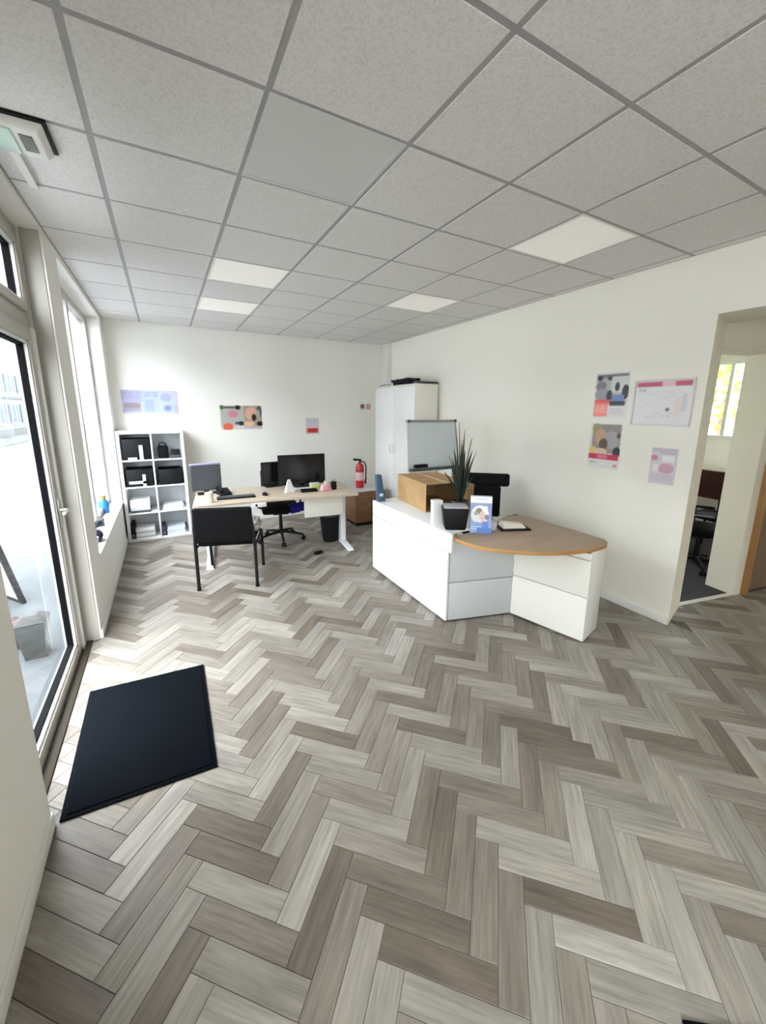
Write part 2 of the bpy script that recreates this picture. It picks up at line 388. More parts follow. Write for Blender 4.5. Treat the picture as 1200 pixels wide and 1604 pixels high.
w = bpy.data.objects.new('hall_fill_window', None); COL.objects.link(w); w.location = (7.45, -1.8, .05); struct(w)  # unseen glazing added to bring fill daylight into the hall
for a in ((0, .06, 0, 2.3), (2.59, 2.65, 0, 2.3), (0.06, 2.59, 0, .06), (.06, 2.59, 2.24, 2.3), (1.295, 1.355, .06, 2.24)):
    MB().box(-.03, .03, a[0], a[1], a[2], a[3], bev=0.003).build('window_frame', PVCW, w)
for a in ((.06, 1.295), (1.355, 2.59)): MB().box(-.004, .004, a[0], a[1], .06, 2.24).build('pane', GLASSH, w)

# ---- floor: herringbone vinyl planks
fl = MB(); fl.box(XL-0.06, 3.98, YF, YB, -0.03, -0.004); fl.prism([(3.98, YF), (7.4, YF), hp(7.4, .3), hp(3.98, .3)], -0.03, -0.006)
floor = struct(fl.build('floor', SUBFL))
PW, PL, GAP = 0.0915, 0.378, 0.0007
U = Vector((1, -1))/math.sqrt(2); V = Vector((-1, -1))/math.sqrt(2)
X0, Y0 = 1.048, 1.156
def clip(poly, nx, ny, c):
    out = []
    for i in range(len(poly)):
        a, b = poly[i], poly[(i+1) % len(poly)]
        da = a[0]*nx+a[1]*ny-c; db = b[0]*nx+b[1]*ny-c
        if da <= 0: out.append(a)
        if da*db < 0: t = da/(da-db); out.append((a[0]+(b[0]-a[0])*t, a[1]+(b[1]-a[1])*t))
    return out
planks = []
for n in range(-14, 16):
    for k in range(-60, 60):
        bx, by = n*PL, -n*PL
        for vert in (0, 1):
            if not vert: u0, u1, v0, v1 = k*PW+bx, k*PW+PL+bx, k*PW+by, (k+1)*PW+by
            else: u0, u1, v0, v1 = k*PW+bx, (k+1)*PW+bx, (k+1)*PW+by, (k+1)*PW+PL+by
            cs = [Vector((X0, Y0))+U*a+V*b for a, b in ((u0, v0), (u1, v0), (u1, v1), (u0, v1))]
            c = sum(cs, Vector((0, 0)))/4
            if c.x < -1.1 or c.x > 6.6 or c.y < YF-.4 or c.y > YB+.4: continue
            hallside = c.x > 3.75
            x0, x1, y0, y1 = XL-0.055, (3.6 if not hallside else 6.4), YF, YB
            if not hallside and max(p.y for p in cs) < 1.46: x1 = 6.4
            poly = [(p.x, p.y) for p in cs]
            poly = clip(poly, -1, 0, -x0); 
            if poly: poly = clip(poly, 1, 0, x1)
            if poly: poly = clip(poly, 0, -1, -y0)
            if poly: poly = clip(poly, 0, 1, y1)
            if poly and hallside: poly = clip(poly, 0.2, 1, 1.585+0.2*3.98)
            if len(poly) < 3: continue
            ar = abs(sum(poly[i][0]*poly[(i+1) % len(poly)][1]-poly[(i+1) % len(poly)][0]*poly[i][1] for i in range(len(poly))))/2
            if ar < 2e-5: continue
            planks.append((c, vert, poly, ar > PW*PL*0.999))
def on_screen(c):
    v = Vector((c.x, c.y, 0))-cam.location; z = v.dot(fwd)
    if z < 0.05: return 0
    x = 602.1+612.96*v.dot(r2)/z; y = 767.3+612.96*v.dot(d2)/z
    if x < -60 or x > 1260 or y > 1680 or y < 0: return 0
    return abs(v.z)/(v.length**3)
for i, p in enumerate(planks): planks[i] = (*p, on_screen(p[0]) if p[2] else 0)
planks.sort(key=lambda p: -p[4])
def plank_bm(bm, poly, center, vert):
    """a plank with a small chamfer; uv runs along the plank"""
    uvl = bm.loops.layers.uv.get('plank_uv') or bm.loops.layers.uv.new('plank_uv')
    a = V if vert else U; b = U if vert else V
    cx = sum(p[0] for p in poly)/len(poly); cy = sum(p[1] for p in poly)/len(poly)
    A = sum(poly[i][0]*poly[(i+1) % len(poly)][1]-poly[(i+1) % len(poly)][0]*poly[i][1] for i in range(len(poly)))
    if A < 0: poly = poly[::-1]
    def ring(ins, z):
        out = []
        n = len(poly)
        for i in range(n):
            p = Vector(poly[i]); e1 = (p-Vector(poly[i-1])).normalized(); e2 = (Vector(poly[(i+1) % n])-p).normalized()
            n1 = Vector((-e1.y, e1.x)); n2 = Vector((-e2.y, e2.x)); s = n1+n2
            if s.length > 1e-6: s = s/max(0.5, (1+n1.dot(n2)))
            q = p+s*ins
            out.append(bm.verts.new((q.x-center[0], q.y-center[1], z)))
        return out
    r0 = ring(GAP, -0.004); r1 = ring(GAP, -0.0012); r2_ = ring(GAP+0.0012, 0.0)
    fs = [bm.faces.new(r2_)]
    n = len(poly)
    for lo, hi in ((r0, r1), (r1, r2_)):
        for i in range(n): fs.append(bm.faces.new((lo[i], lo[(i+1) % n], hi[(i+1) % n], hi[i])))
    for f in fs:
        for l in f.loops:
            q = Vector((l.vert.co.x+center[0]-cx, l.vert.co.y+center[1]-cy)); l[uvl].uv = (q.dot(a), q.dot(b))
def plank_mesh(poly, c, vert):
    bm = bmesh.new(); bm.loops.layers.uv.new('plank_uv'); plank_bm(bm, poly, (c.x, c.y), vert)
    me = bpy.data.meshes.new('plank'); bm.to_mesh(me); bm.free(); me.materials.append(PLANK_O); return me
shared = {}
for c, vert, poly, whole, sc in planks[:300]:
    if whole:
        if vert not in shared: shared[vert] = plank_mesh(poly, c, vert)
        me = shared[vert]
    else: me = plank_mesh(poly, c, vert)
    o = bpy.data.objects.new('plank', me); COL.objects.link(o); o.location = (c.x, c.y, 0); o.parent = floor
bm = bmesh.new(); bm.loops.layers.uv.new('plank_uv')
for c, vert, poly, whole, sc in planks[300:]: plank_bm(bm, poly, (0, 0), vert)
me = bpy.data.meshes.new('plank_field'); bm.to_mesh(me); bm.free(); me.materials.append(PLANK_I)
o = bpy.data.objects.new('plank_field', me); COL.objects.link(o); o.parent = floor; o['kind'] = 'stuff'

# ---- ceiling: 600 mm grid with mineral fibre tiles and light panels
GX0, GY0, G = -0.161, 1.064, 0.6
m = MB(); m.box(XL, XR, YF, YB, H+0.10, H+0.16)
ceiling = struct(m.build('ceiling', mat('ceiling_void', (0.3, 0.3, 0.3), 0.9)))
xs = [XL]+[GX0+G*i for i in range(0, 7)]+[XR]
ys = [YF]+[GY0+G*j for j in range(-6, 9)]+[YB]
LIGHTS = {(4, 1): 1, (1, 4): 1, (4, 4): 1, (1, 1): 0, (1, 6): 1, (1, -2): 1, (4, -2): 1, (1, -5): 1, (4, -5): 1}
tiles = {}
BW = 0.024
def cellname(x0, x1, y0, y1):
    return (round(x1-x0, 3), round(y1-y0, 3))
for a, b in zip(xs, xs[1:]):
    for c0, c1 in zip(ys, ys[1:]):
        i = round((a-GX0)/G) if a != XL else -1; j = round((c0-GY0)/G) if c0 != YF else -9
        if (i, j) in LIGHTS: continue
        key = cellname(a, b, c0, c1); w_, l_ = b-a, c1-c0
        if key not in tiles:
            t = MB(); t.hexa([(-w_/2+.0135, -l_/2+.0135, 0), (w_/2-.0135, -l_/2+.0135, 0), (w_/2-.0135, l_/2-.0135, 0), (-w_/2+.0135, l_/2-.0135, 0)],
                             [(-w_/2+.003, -l_/2+.003, .014), (w_/2-.003, -l_/2+.003, .014), (w_/2-.003, l_/2-.003, .014), (-w_/2+.003, l_/2-.003, .014)])
            o = t.build('ceiling_tile', TILE, ceiling, ((a+b)/2, (c0+c1)/2, H+0.0005), sharp=20); tiles[key] = o
        else: share(tiles[key], 'ceiling_tile', ceiling, ((a+b)/2, (c0+c1)/2, H+0.0005))
for x in xs[1:-1]: MB().box(x-BW/2, x+BW/2, YF, YB, H+0.003, H+0.022).build('grid_bar', GRID, ceiling)
cross = None
for y in ys[1:-1]:
    for a, b in zip(xs, xs[1:]):
        if b-a == G or abs(b-a-G) < 1e-6:
            if cross is None: cross = MB().box(-G/2+BW/2, G/2-BW/2, -BW/2, BW/2, 0.003, 0.022).build('cross_bar', GRID, ceiling, ((a+b)/2, y, H))
            else: share(cross, 'cross_bar', ceiling, ((a+b)/2, y, H))
        else: MB().box(a+(0 if a == XL else BW/2), b-(0 if b == XR else BW/2), y-BW/2, y+BW/2, H+0.003, H+0.022).build('cross_bar', GRID, ceiling)
for nm, dims in (('wall_angle', (XL, XL+.02, YF, YB)), ('wall_angle', (XR-.02, XR, YF, YB)), ('wall_angle', (XL, XR, YB-.02, YB))):
    MB().box(*dims, H+0.002, H+0.006).build(nm, GRID, ceiling)
LLAB = {(4, 1): 'bright square ceiling panel nearest the wide opening in the right wall', (1, 4): 'bright square ceiling panel above the white back desk',
        (4, 4): 'bright square ceiling panel above the flipchart near the white cabinet', (1, 1): 'unlit smooth grey ceiling panel near the glazed door',
        (1, 6): 'small-looking bright ceiling panel closest to the back wall',
        (1, -2): 'bright ceiling panel behind the camera, window side', (4, -2): 'bright ceiling panel behind the camera, right wall side',
        (1, -5): 'bright ceiling panel by the front wall, window side', (4, -5): 'bright ceiling panel by the front wall, right wall side'}
for (i, j), on in LIGHTS.items():
    t = thing('ceiling_light', LLAB[(i, j)], 'ceiling light', (GX0+G*(i+.5), GY0+G*(j+.5), H), group='square ceiling light panels')
    h = G/2-.006; fr = MB()
    for dims in ((-h, h, -h, -h+.016), (-h, h, h-.016, h), (-h, -h+.016, -h+.016, h-.016), (h-.016, h, -h+.016, h-.016)): fr.box(*dims, .0, .02)
    fr.build('frame', TRIM if on else LEDOFF, t)
    MB().box(-h+.016, h-.016, -h+.016, h-.016, .003, .018).build('diffuser', LEDON if on else LEDOFF, t)

# ---- baseboards
bb = MB(); bb.box(XR-.012, XR, OPY, YB-.012, 0.001, .07, bev=.003); struct(bb.build('baseboard_right', TRIM))
bb = MB(); bb.box(XL, XR-.012, YB-.012, YB, 0.001, .07, bev=.003); struct(bb.build('baseboard_back', TRIM))
bb = MB(); bb.box(XL, XL+.012, YF, DOOR[0]-.0, 0.001, .07, bev=.003); bb.box(XL, XL+.012, DOOR[1], YB-.012, 0.001, .07, bev=.003); struct(bb.build('baseboard_left', TRIM))
# boxed pipe in the far corner above the cabinet
struct(MB().box(3.44, XR, 6.13, YB, 0.07, H, bev=.004).build('trim_2', TRIM))

# ---- glazed entrance door
dr = bpy.data.objects.new('door_1', None); COL.objects.link(dr); dr.location = (-0.733, 0, 0); struct(dr)
y0, y1, zt = DOOR
fx = (-.045, .035)
for nm, dm in (('door_frame', (fx[0], fx[1], y0, y0+.06, 0, zt)), ('door_frame', (fx[0], fx[1], y1-.07, y1, 0, zt)),
               ('door_frame', (fx[0], fx[1], y0+.06, y1-.07, zt-.07, zt)), ('transom', (fx[0], fx[1], y0+.06, y1-.07, 2.25, 2.34))):
    MB().box(*dm, bev=.004).build(nm, PVC, dr)
def sash(pa, ya, yb, za, zb, wd, nm):
    for dm in ((ya, ya+wd, za, zb), (yb-wd, yb, za, zb), (ya+wd, yb-wd, za, za+wd), (ya+wd, yb-wd, zb-wd, zb)):
        MB().box(-.03, .05, *dm, bev=.005).build(nm, PVC, pa)
    gi = MB()
    for dm in ((ya+wd, ya+wd+.018, za+wd, zb-wd), (yb-wd-.018, yb-wd, za+wd, zb-wd), (ya+wd, yb-wd, za+wd, za+wd+.018), (ya+wd, yb-wd, zb-wd-.018, zb-wd)):
        gi.box(.006, .04, *dm, bev=.004)
    gi.build('glazing_bead', PVCW, pa)
    gk = MB(); s = wd+.018
    for dm in ((ya+s, ya+s+.012, za+s, zb-s), (yb-s-.012, yb-s, za+s, zb-s), (ya+s, yb-s, za+s, za+s+.012), (ya+s, yb-s, zb-s-.012, zb-s)):
        gk.box(-.012, .022, *dm)
    gk.build('gasket', GASKET, pa)
    MB().box(-.006, .006, ya+wd+.005, yb-wd-.005, za+wd+.005, zb-wd-.005).build('pane', GLASSD, pa)
leaf = bpy.data.objects.new('door_leaf', None); COL.objects.link(leaf); leaf.parent = dr
sash(leaf, y0+.065, y1-.085, -.015, 2.245, .085, 'leaf_frame')
sash(dr, y0+.062, y1-.072, 2.342, zt-.072, .05, 'transom_frame')
MB().box(.036, .066, y1-.098, y1-.062, -.015, 2.245, bev=.004).build('cover_strip', PVCW, dr)
hd = MB(); hd.box(.05, .058, y1-.145, y1-.110, .95, 1.15, bev=.003); hd.cyl((.055, y1-.128, 1.07), (.10, y1-.128, 1.07), .010); hd.tube([(.10, y1-.124, 1.07), (.103, y1-.16, 1.07), (.10, y1-.25, 1.068)], .010)
hd.build('door_handle', CHROME, dr)
for z in (.25, 1.9): MB().cyl((.055, y0+.068, z-.05), (.055, y0+.068, z+.05), .012).build('hinge', PVCW, dr)
MB().box(.052, .733+XL-.012, y1-.010, y1-.0005, .0, zt, bev=.002).build('jamb_shade_board', PVC, dr)  # board added over the reveal; its taupe stands in for shade
struct(MB().box(-.668, XL-.0555, y0, y1, -.03, .010, bev=.004).build('trim_3', DARKBAR))
struct(MB().box(XO+.01, -.665, y0, y1, -.09, -.02, bev=.004).build('trim_4', SILLST))

# ---- window with deep reveal
wn = bpy.data.objects.new('window_1', None); COL.objects.link(wn); wn.location = (-0.745, 0, 0); struct(wn)
wy0, wy1, wz0, wz1 = WIN
for dm in ((wy0, wy0+.07, wz0, wz1), (wy1-.07, wy1, wz0, wz1), (wy0+.07, wy1-.07, wz0, wz0+.07), (wy0+.07, wy1-.07, wz1-.07, wz1), (4.92, 5.0, wz0+.07, wz1-.07)):
    MB().box(-.04, .04, *dm, bev=.004).build('window_frame', PVC, wn)
for a, b in ((wy0+.07, 4.92), (5.0, wy1-.07)): MB().box(-.006, .006, a, b, wz0+.07, wz1-.07).build('pane', GLASSW, wn)
MB().box(.042, .185, wy0+.001, wy1-.001, wz0-.012, wz0+.008, bev=.004).build('window_sill', TRIM, wn)
# unseen window behind the camera, added to let more daylight in
wn3 = bpy.data.objects.new('rear_fill_window', None); COL.objects.link(wn3); wn3.location = (-0.745, 0, 0); struct(wn3)
a0, a1, b0, b1 = REAR
for dm in ((a0, a0+.06, b0, b1), (a1-.06, a1, b0, b1), (a0+.06, a1-.06, b0, b0+.06), (a0+.06, a1-.06, b1-.06, b1), (-1.38, -1.32, b0+.06, b1-.06)):
    MB().box(-.04, .04, *dm, bev=.004).build('window_frame', PVC, wn3)
for a, b in ((a0+.06, -1.38), (-1.32, a1-.06)): MB().box(-.006, .006, a, b, b0+.06, b1-.06).build('pane', GLASS, wn3)

# ================================================================== OUTSIDE
struct(MB().box(-3.2, XO, -12, 60, -.35, -.15).build('pavement', mat('pavement_concrete', (0.042, 0.049, 0.055), 0.9, var=.15, vscale=3)))
struct(MB().box(-7.4, -3.2, -12, 9, -.40, -.25).build('bounce_road', mat('pale_bounce_road', (0.30, 0.30, 0.30), 0.9, var=.2, vscale=4)))  # pale stretch put in to bounce daylight up into the room
struct(MB().box(-7.4, -3.2, 9, 60, -.40, -.25).build('road_asphalt', mat('asphalt', (0.038, 0.046, 0.051), 0.9, var=.2, vscale=4)))
struct(MB().box(-9.2, -7.4, -12, 12, -.35, -.15).build('pavement_far', mat('pavement_far', (0.45, 0.45, 0.45), 0.9, var=.15, vscale=3)))  # tone raised to throw daylight back at the windows
struct(MB().box(-9.2, -7.4, 12, 60, -.35, -.15).build('pavement_asphalt', mat('pavement_grey', (0.045, 0.050, 0.052), 0.9, var=.15, vscale=3)))
struct(MB().box(7.6, 30, -20, 30, -.35, -.15).build('ground', mat('yard_grass', (0.045, 0.072, 0.023), 0.9, var=.3, vscale=2)))
SHUT = mat('blue_shutter', (0.030, 0.044, 0.056), 0.7, spec=0.1); SILLM = mat('stone_band', (0.030, 0.033, 0.035), 0.9); DGL = mat('dark_window_glass', (0.032, 0.05, 0.065), 0.7, spec=0.1)
ROOF = mat('grey_roof', (0.063, 0.059, 0.059), 0.9)
blds = [(-12, 0, 4.6, (0.80, 0.80, 0.80), 'long grey-white house opposite, behind the camera'), (0, 12, 5.0, (0.84, 0.83, 0.82), 'cream house across the street, facing the window'),
        (12, 21, 4.7, (0.062, 0.082, 0.095), 'blue-grey house across the street with shutters'), (21, 31, 6.2, (0.060, 0.076, 0.085), 'grey-green house farther down the street'),
        (31, 46, 7.4, (0.066, 0.070, 0.080), 'pinkish grey house at the far end of the street')]
for ya, yb, hh, colr, lab in blds:
    bd = thing('house', lab, 'house', (-9.2, ya, -.15), group='houses across the street')
    MB().box(-4, 0, 0, yb-ya-.05, 0, hh).build('wall', mat('render', colr, .9, var=.08, vscale=2), bd)
    MB().hexa([(-4.2, -.0, hh), (.25, -.0, hh), (.25, yb-ya-.05, hh), (-4.2, yb-ya-.05, hh)], [(-2.1, 0, hh+1.2), (-1.9, 0, hh+1.2), (-1.9, yb-ya-.05, hh+1.2), (-2.1, yb-ya-.05, hh+1.2)]).build('roof', ROOF, bd)
    MB().box(0, .06, 0, yb-ya-.05, 2.55, 2.72).build('stone_band', SILLM, bd)
    MB().box(0, .03, 0, yb-ya-.05, 0, .5).build('plinth', SILLM, bd)
    k = int((yb-ya)//2.4)
    for i in range(k):
        yc = (i+.5)*(yb-ya)/k
        for z0, z1 in ((.9, 2.2), (3.0, 4.2)):
            f = MB(); f.box(0, .05, yc-.5, yc-.44, z0, z1); f.box(0, .05, yc+.44, yc+.5, z0, z1); f.box(0, .05, yc-.44, yc+.44, z1-.06, z1); f.box(0, .08, yc-.55, yc+.55, z0-.08, z0)
            f = f.build('window', PVCW, bd); MB().box(.0, .02, yc-.44, yc+.44, z0, z1-.06).build('pane', DGL, f)
            MB().box(.0, .04, yc-.96, yc-.52, z0, z1).build('shutter', SHUT, bd); MB().box(.0, .04, yc+.52, yc+.96, z0, z1).build('shutter', SHUT, bd)
# pavement sign leaning on a strut
sg = thing('pavement_sign', 'black framed pavement sign leaning outside the glazed door', 'sign', (-1.37, 4.86, -.15))
e = Vector((-0.6, 0.8, 0)); ln = Vector((-0.8, -0.6, 0)); up = Vector((0, 0, 1)); slope = (up*0.97+ln*0.17).normalized(); nn = e.cross(slope).normalized()
Ms = Matrix((e, slope, nn)).transposed().to_4x4()
f = MB()
for dm in ((0, .07, 0, 1.15), (.63, .70, 0, 1.15), (.07, .63, 0, .035), (.07, .63, 1.08, 1.15)): f.box(*dm, -.018, .018, bev=.004, M=Ms)
f.build('frame', BLACK, sg)
MB().box(.07, .63, .035, 1.08, -.008, .008, M=Ms).build('poster_panel', PAPERB, sg)
st = MB(); top = slope*1.05+e*.35
st.tube([top, Vector((-.60, -.10, .02))], .014); st.build('strut', BLACK, sg)
# planter and pot by the wall outside
pb = thing('street_bin', 'grey-green pedal bin standing on the pavement outside the door', 'bin', (-1.03, 3.73, -.15))
pb.scale = (.66, .66, .70)
MB().hexa([(-.10, -.10, 0), (.10, -.10, 0), (.10, .10, 0), (-.10, .10, 0)], [(-.14, -.14, .42), (.14, -.14, .42), (.14, .14, .42), (-.14, .14, .42)], bev=.01).build('body', mat('grey_green', (0.018, 0.021, 0.020), .7, var=.2), pb)
MB().hexa([(-.15, -.15, .425), (.15, -.15, .425), (.15, .15, .425), (-.15, .15, .425)], [(-.06, -.06, .50), (.06, -.06, .50), (.06, .06, .50), (-.06, .06, .50)], bev=.008).build('lid', mat('grey_green_lid', (0.02, 0.021, 0.021), .7), pb)
pt = thing('terracotta_pot', 'faded terracotta pot on the pavement beside the grey-green bin', 'pot', (-1.24, 3.92, -.15))
pt.scale = (.8, .8, .8)
p = MB(); p.lathe([(.07, 0), (.105, .2), (.12, .2), (.12, .24), (.10, .24), (.095, .2)], 20); p.build('pot', mat('terracotta', (0.055, 0.034, 0.030), .8, var=.15), pt)
p = MB(); 
for i in range(14):
    a = i*2.4; r = .05+.05*(i % 3)/2; p.ball((math.cos(a)*r, math.sin(a)*r, .25+.05*((i*7) % 5)/5), (.05, .05, .04), 8)
p.build('plant', mat('pink_heather', (0.06, 0.036, 0.036), .9, var=.3, vscale=20), pt)
# tree outside the office window
tr = thing('garden_tree', 'sunny yellow-green tree outside the small office window', 'tree', (10.6, 4.0, -.15))
MB().cyl((0, 0, 0), (0.1, 0, 2.2), .12, .07).build('trunk', BARK, tr)
cr = bmesh.new()
for i in range(900):
    a = random.uniform(0, 2*PI); zc = random.uniform(-1, 1); r = random.random()**.4
    c = Vector((math.cos(a)*math.sqrt(1-zc*zc)*r*1.3, math.sin(a)*math.sqrt(1-zc*zc)*r*1.1, 2.7+zc*r*1.2))
    q = Vector((random.uniform(-1, 1), random.uniform(-1, 1), random.uniform(-1, 1))).normalized(); s = q.orthogonal().normalized()*.10; w2 = q.cross(s).normalized()*.05
    cr.faces.new([cr.verts.new(c+s), cr.verts.new(c+w2), cr.verts.new(c-s), cr.verts.new(c-w2)])
me = bpy.data.meshes.new('crown'); cr.to_mesh(me); cr.free(); me.materials.append(LEAFY)
o = bpy.data.objects.new('crown', me); COL.objects.link(o); o.parent = tr

# ================================================================== THINGS IN THE ROOM
# ---- door mat
t = thing('door_mat', 'dark navy-black door mat lying in front of the glazed door', 'mat', (-.555, 1.85, 0))
q = [(.004, .018), (.632, -.018), (.642, .886), (-.006, .932)]
MB().prism(q, .0005, .008, bev=.002).build('rubber_base', MATEDGE, t)
qi = [(.026, .038), (.610, .004), (.620, .866), (.016, .910)]
MB().prism(qi, .008, .012, bev=.001).build('pile', MATT, t)
t = thing('floor_mat', 'corner of a black rubber mat at the bottom edge of the view', 'mat', (1.165, .285, 0), rz=-.62)
MB().box(0, .5, -.8, 0, .0005, .012, bev=.004).build('rubber_base', MATEDGE, t)
MB().box(.02, .48, -.78, -.02, .012, .015, bev=.001).build('pile', MATT, t)

# ---- emergency light on the ceiling above the door
t = thing('emergency_light', 'white emergency exit light with green-tinted lens on the ceiling above the door', 'emergency light', (-.43, 2.38, H))
MB().box(-.13, .125, -.125, .115, -.010, .0, bev=.002).build('shadow_gap_plate', BLACK, t)  # black plate stands in for the shadow gap at the ceiling
MB().hexa([(-.10, -.10, -.042), (.09, -.10, -.042), (.09, .11, -.042), (-.10, .11, -.042)], [(-.12, -.114, -.010), (.112, -.114, -.010), (.112, .125, -.010), (-.12, .125, -.010)], bev=.006).build('housing', TRIM, t)
MB().box(-.085, .0, -.085, .095, -.049, -.041, bev=.003).build('lens', mat('green_tint_lens', (0.62, 0.80, 0.72), .2), t)
MB().box(.02, .065, -.06, .06, -.046, -.041, bev=.002).build('control_window', mat('grey_green_window', (.16, .18, .15), .4), t)
MB().box(-.06, -.025, .125, .50, -.018, -.001, bev=.003).build('cable_duct', TRIM, t)

# ---- posters and notices on the right wall (x = XR); local x runs towards the camera (-y)
RW = (0, 0, -PI/2)
def wall_sheet_r(name, label, ytop, ybot, z0, z1, paint, nx, ny, cat='poster', pm=PRINTG, tilt=0.0, gl=None):
    t = thing(name, label, cat, (XR-.004, ytop, z0), -PI/2)
    return t, sheet('sheet', ytop-ybot, z1-z0, nx, ny, paint, pm, t, rot=(0, tilt, 0))
pA = painter((226, 222, 220), [('r', .06, .04, .97, .70, (176, 172, 172)), ('r', .06, .04, .97, .12, (120, 118, 112)), ('r', .50, .10, .97, .45, (205, 203, 200)),
    ('e', .14, .12, .09, .06, (40, 38, 38)), ('e', .44, .13, .07, .05, (60, 58, 58)), ('e', .20, .30, .16, .11, (120, 112, 125)), ('e', .25, .48, .22, .13, (150, 146, 150)),
    ('e', .68, .32, .07, .10, (25, 25, 28)), ('e', .47, .52, .09, .13, (12, 12, 14)), ('e', .92, .44, .10, .16, (14, 14, 16)),
    ('r', .55, .50, .90, .64, (110, 132, 178)), ('r', .50, .64, .94, .74, (10, 10, 12)), ('r', .05, .62, .46, .98, (238, 128, 112)), ('r', .05, .60, .50, .68, (226, 80, 70)),
    ('l', .10, .74, .42, .92, (246, 190, 178), 4), ('l', .52, .80, .92, .94, (196, 194, 192), 3)])
wall_sheet_r('poster', 'portrait poster with a dark office photo and salmon square, upper of two', 2.33, 2.02, 1.70, 2.095, pA, 60, 72)
pB = painter((232, 228, 224), [('r', .08, .02, .98, .66, (150, 138, 128)), ('r', .40, .02, .98, .22, (140, 128, 124)), ('e', .20, .12, .14, .12, (150, 142, 96)),
    ('e', .36, .30, .18, .17, (196, 152, 120)), ('e', .70, .36, .24, .20, (164, 158, 156)), ('e', .46, .46, .14, .13, (88, 58, 44)), ('e', .92, .26, .06, .06, (80, 64, 30)),
    ('e', .14, .60, .13, .08, (222, 198, 104)), ('e', .40, .62, .20, .07, (226, 196, 172)), ('e', .90, .62, .12, .12, (12, 10, 14)),
    ('r', .02, .68, .98, .80, (206, 40, 84)), ('r', .30, .70, .62, .78, (226, 120, 148)), ('l', .06, .86, .30, .91, (150, 148, 150), 1), ('e', .90, .92, .06, .04, (224, 150, 150))])
wall_sheet_r('poster', 'portrait poster of a person at a desk with crimson band, lower of two', 2.325, 2.03, 1.235, 1.645, pB, 56, 76)
# framed plan
mp = [('r', .02, .02, .98, .13, (196, 84, 110)), ('r', .48, .02, .70, .13, (226, 190, 200))]
random.seed(3)
for i in range(26):
    a, b = random.uniform(.05, .82), random.uniform(.2, .85); mp.append(('r', a, b, a+random.uniform(.03, .16), b+random.uniform(.008, .03), random.choice([(204, 200, 206), (214, 212, 216), (220, 206, 206), (196, 194, 200)])))
mp += [('e', .62, .66, .035, .045, (92, 90, 100)), ('r', .74, .42, .84, .80, (232, 212, 206)), ('r', .85, .3, .93, .7, (206, 204, 206)), ('l', .06, .18, .2, .26, (160, 160, 168), 2)]
t = thing('framed_plan', 'landscape printed plan in a thin white frame with red title bar', 'framed plan', (XR-.006, 1.955, 1.652), -PI/2)
sheet('sheet', .42, .345, 72, 60, painter((228, 226, 226), mp), PRINTG, t)
f = MB()
for dm in ((-.012, .0, -.012, .357), (.42, .432, -.012, .357), (0, .42, -.012, 0), (0, .42, .345, .357)): f.box(dm[0], dm[1], -.012, .004, dm[2], dm[3], bev=.002)
f.build('frame', mat('frame_grey_white', (0.74, 0.73, 0.72), .4), t)
pC = painter((214, 206, 212), [('l', .06, .03, .94, .12, (170, 164, 176), 2), ('r', .30, .12, .92, .16, (184, 180, 196)), ('e', .14, .28, .14, .08, (206, 142, 158)), ('r', .44, .2, .9, .38, (234, 230, 234)),
    ('e', .62, .56, .30, .14, (204, 162, 178)), ('r', .1, .46, .34, .66, (232, 226, 230)), ('l', .08, .74, .92, .94, (190, 182, 196), 4)])
wall_sheet_r('notice', 'small pale pink notice below the framed plan', 1.765, 1.57, 1.168, 1.465, pC, 48, 60, 'notice', PRINT)

# ---- sheets on the back wall (y = YB)
def wall_sheet_b(name, label, x0, x1, z0, z1, paint, nx, ny, cat='poster', pm=PRINT):
    t = thing(name, label, cat, (x0, YB-.004, z0)); sheet('sheet', x1-x0, z1-z0, nx, ny, paint, pm, t); return t
pD = painter((190, 192, 222), [('r', 0, 0, .36, .5, (176, 174, 204)), ('r', .02, .52, .32, .92, (166, 158, 172)), ('e', .18, .66, .15, .12, (150, 138, 146)), ('r', .36, .02, .66, .96, (176, 188, 226)),
    ('r', .40, .4, .56, .9, (158, 172, 214)), ('e', .78, .30, .10, .18, (160, 170, 216)), ('r', .68, .55, .98, .92, (178, 192, 226)), ('e', .80, .76, .07, .13, (136, 140, 180)), ('r', .92, .66, .99, .84, (204, 170, 184)), ('l', .38, .08, .64, .32, (150, 156, 200), 3), ('l', .02, .08, .34, .4, (158, 156, 192), 3)])
wall_sheet_b('planner', 'wide lilac-blue wall planner above the white cube shelf', -.47, .20, 1.69, 2.0, pD, 72, 36, 'planner')
pE = painter((212, 206, 200), [('r', .02, .04, .56, .84, (176, 176, 170)), ('r', .56, .03, .99, .86, (168, 148, 132)), ('e', .05, .09, .05, .09, (40, 110, 30)), ('r', .10, .05, .34, .14, (96, 84, 78)), ('e', .42, .09, .07, .09, (18, 16, 16)),
    ('e', .30, .36, .12, .15, (196, 130, 140)), ('e', .74, .34, .15, .26, (214, 168, 140)), ('e', .80, .50, .06, .14, (24, 18, 16)), ('e', .93, .26, .07, .24, (92, 78, 60)), ('e', .90, .36, .05, .2, (150, 160, 160)),
    ('e', .94, .76, .08, .10, (16, 12, 14)), ('e', .68, .76, .13, .10, (222, 184, 150)), ('e', .48, .74, .07, .09, (20, 18, 20)), ('r', .34, .68, .44, .78, (70, 64, 64)), ('e', .17, .88, .12, .16, (224, 104, 72)), ('r', .55, .87, .99, .93, (206, 160, 178))])
wall_sheet_b('poster', 'colourful landscape photo collage poster on the back wall', .74, 1.35, 1.45, 1.815, pE, 80, 52)
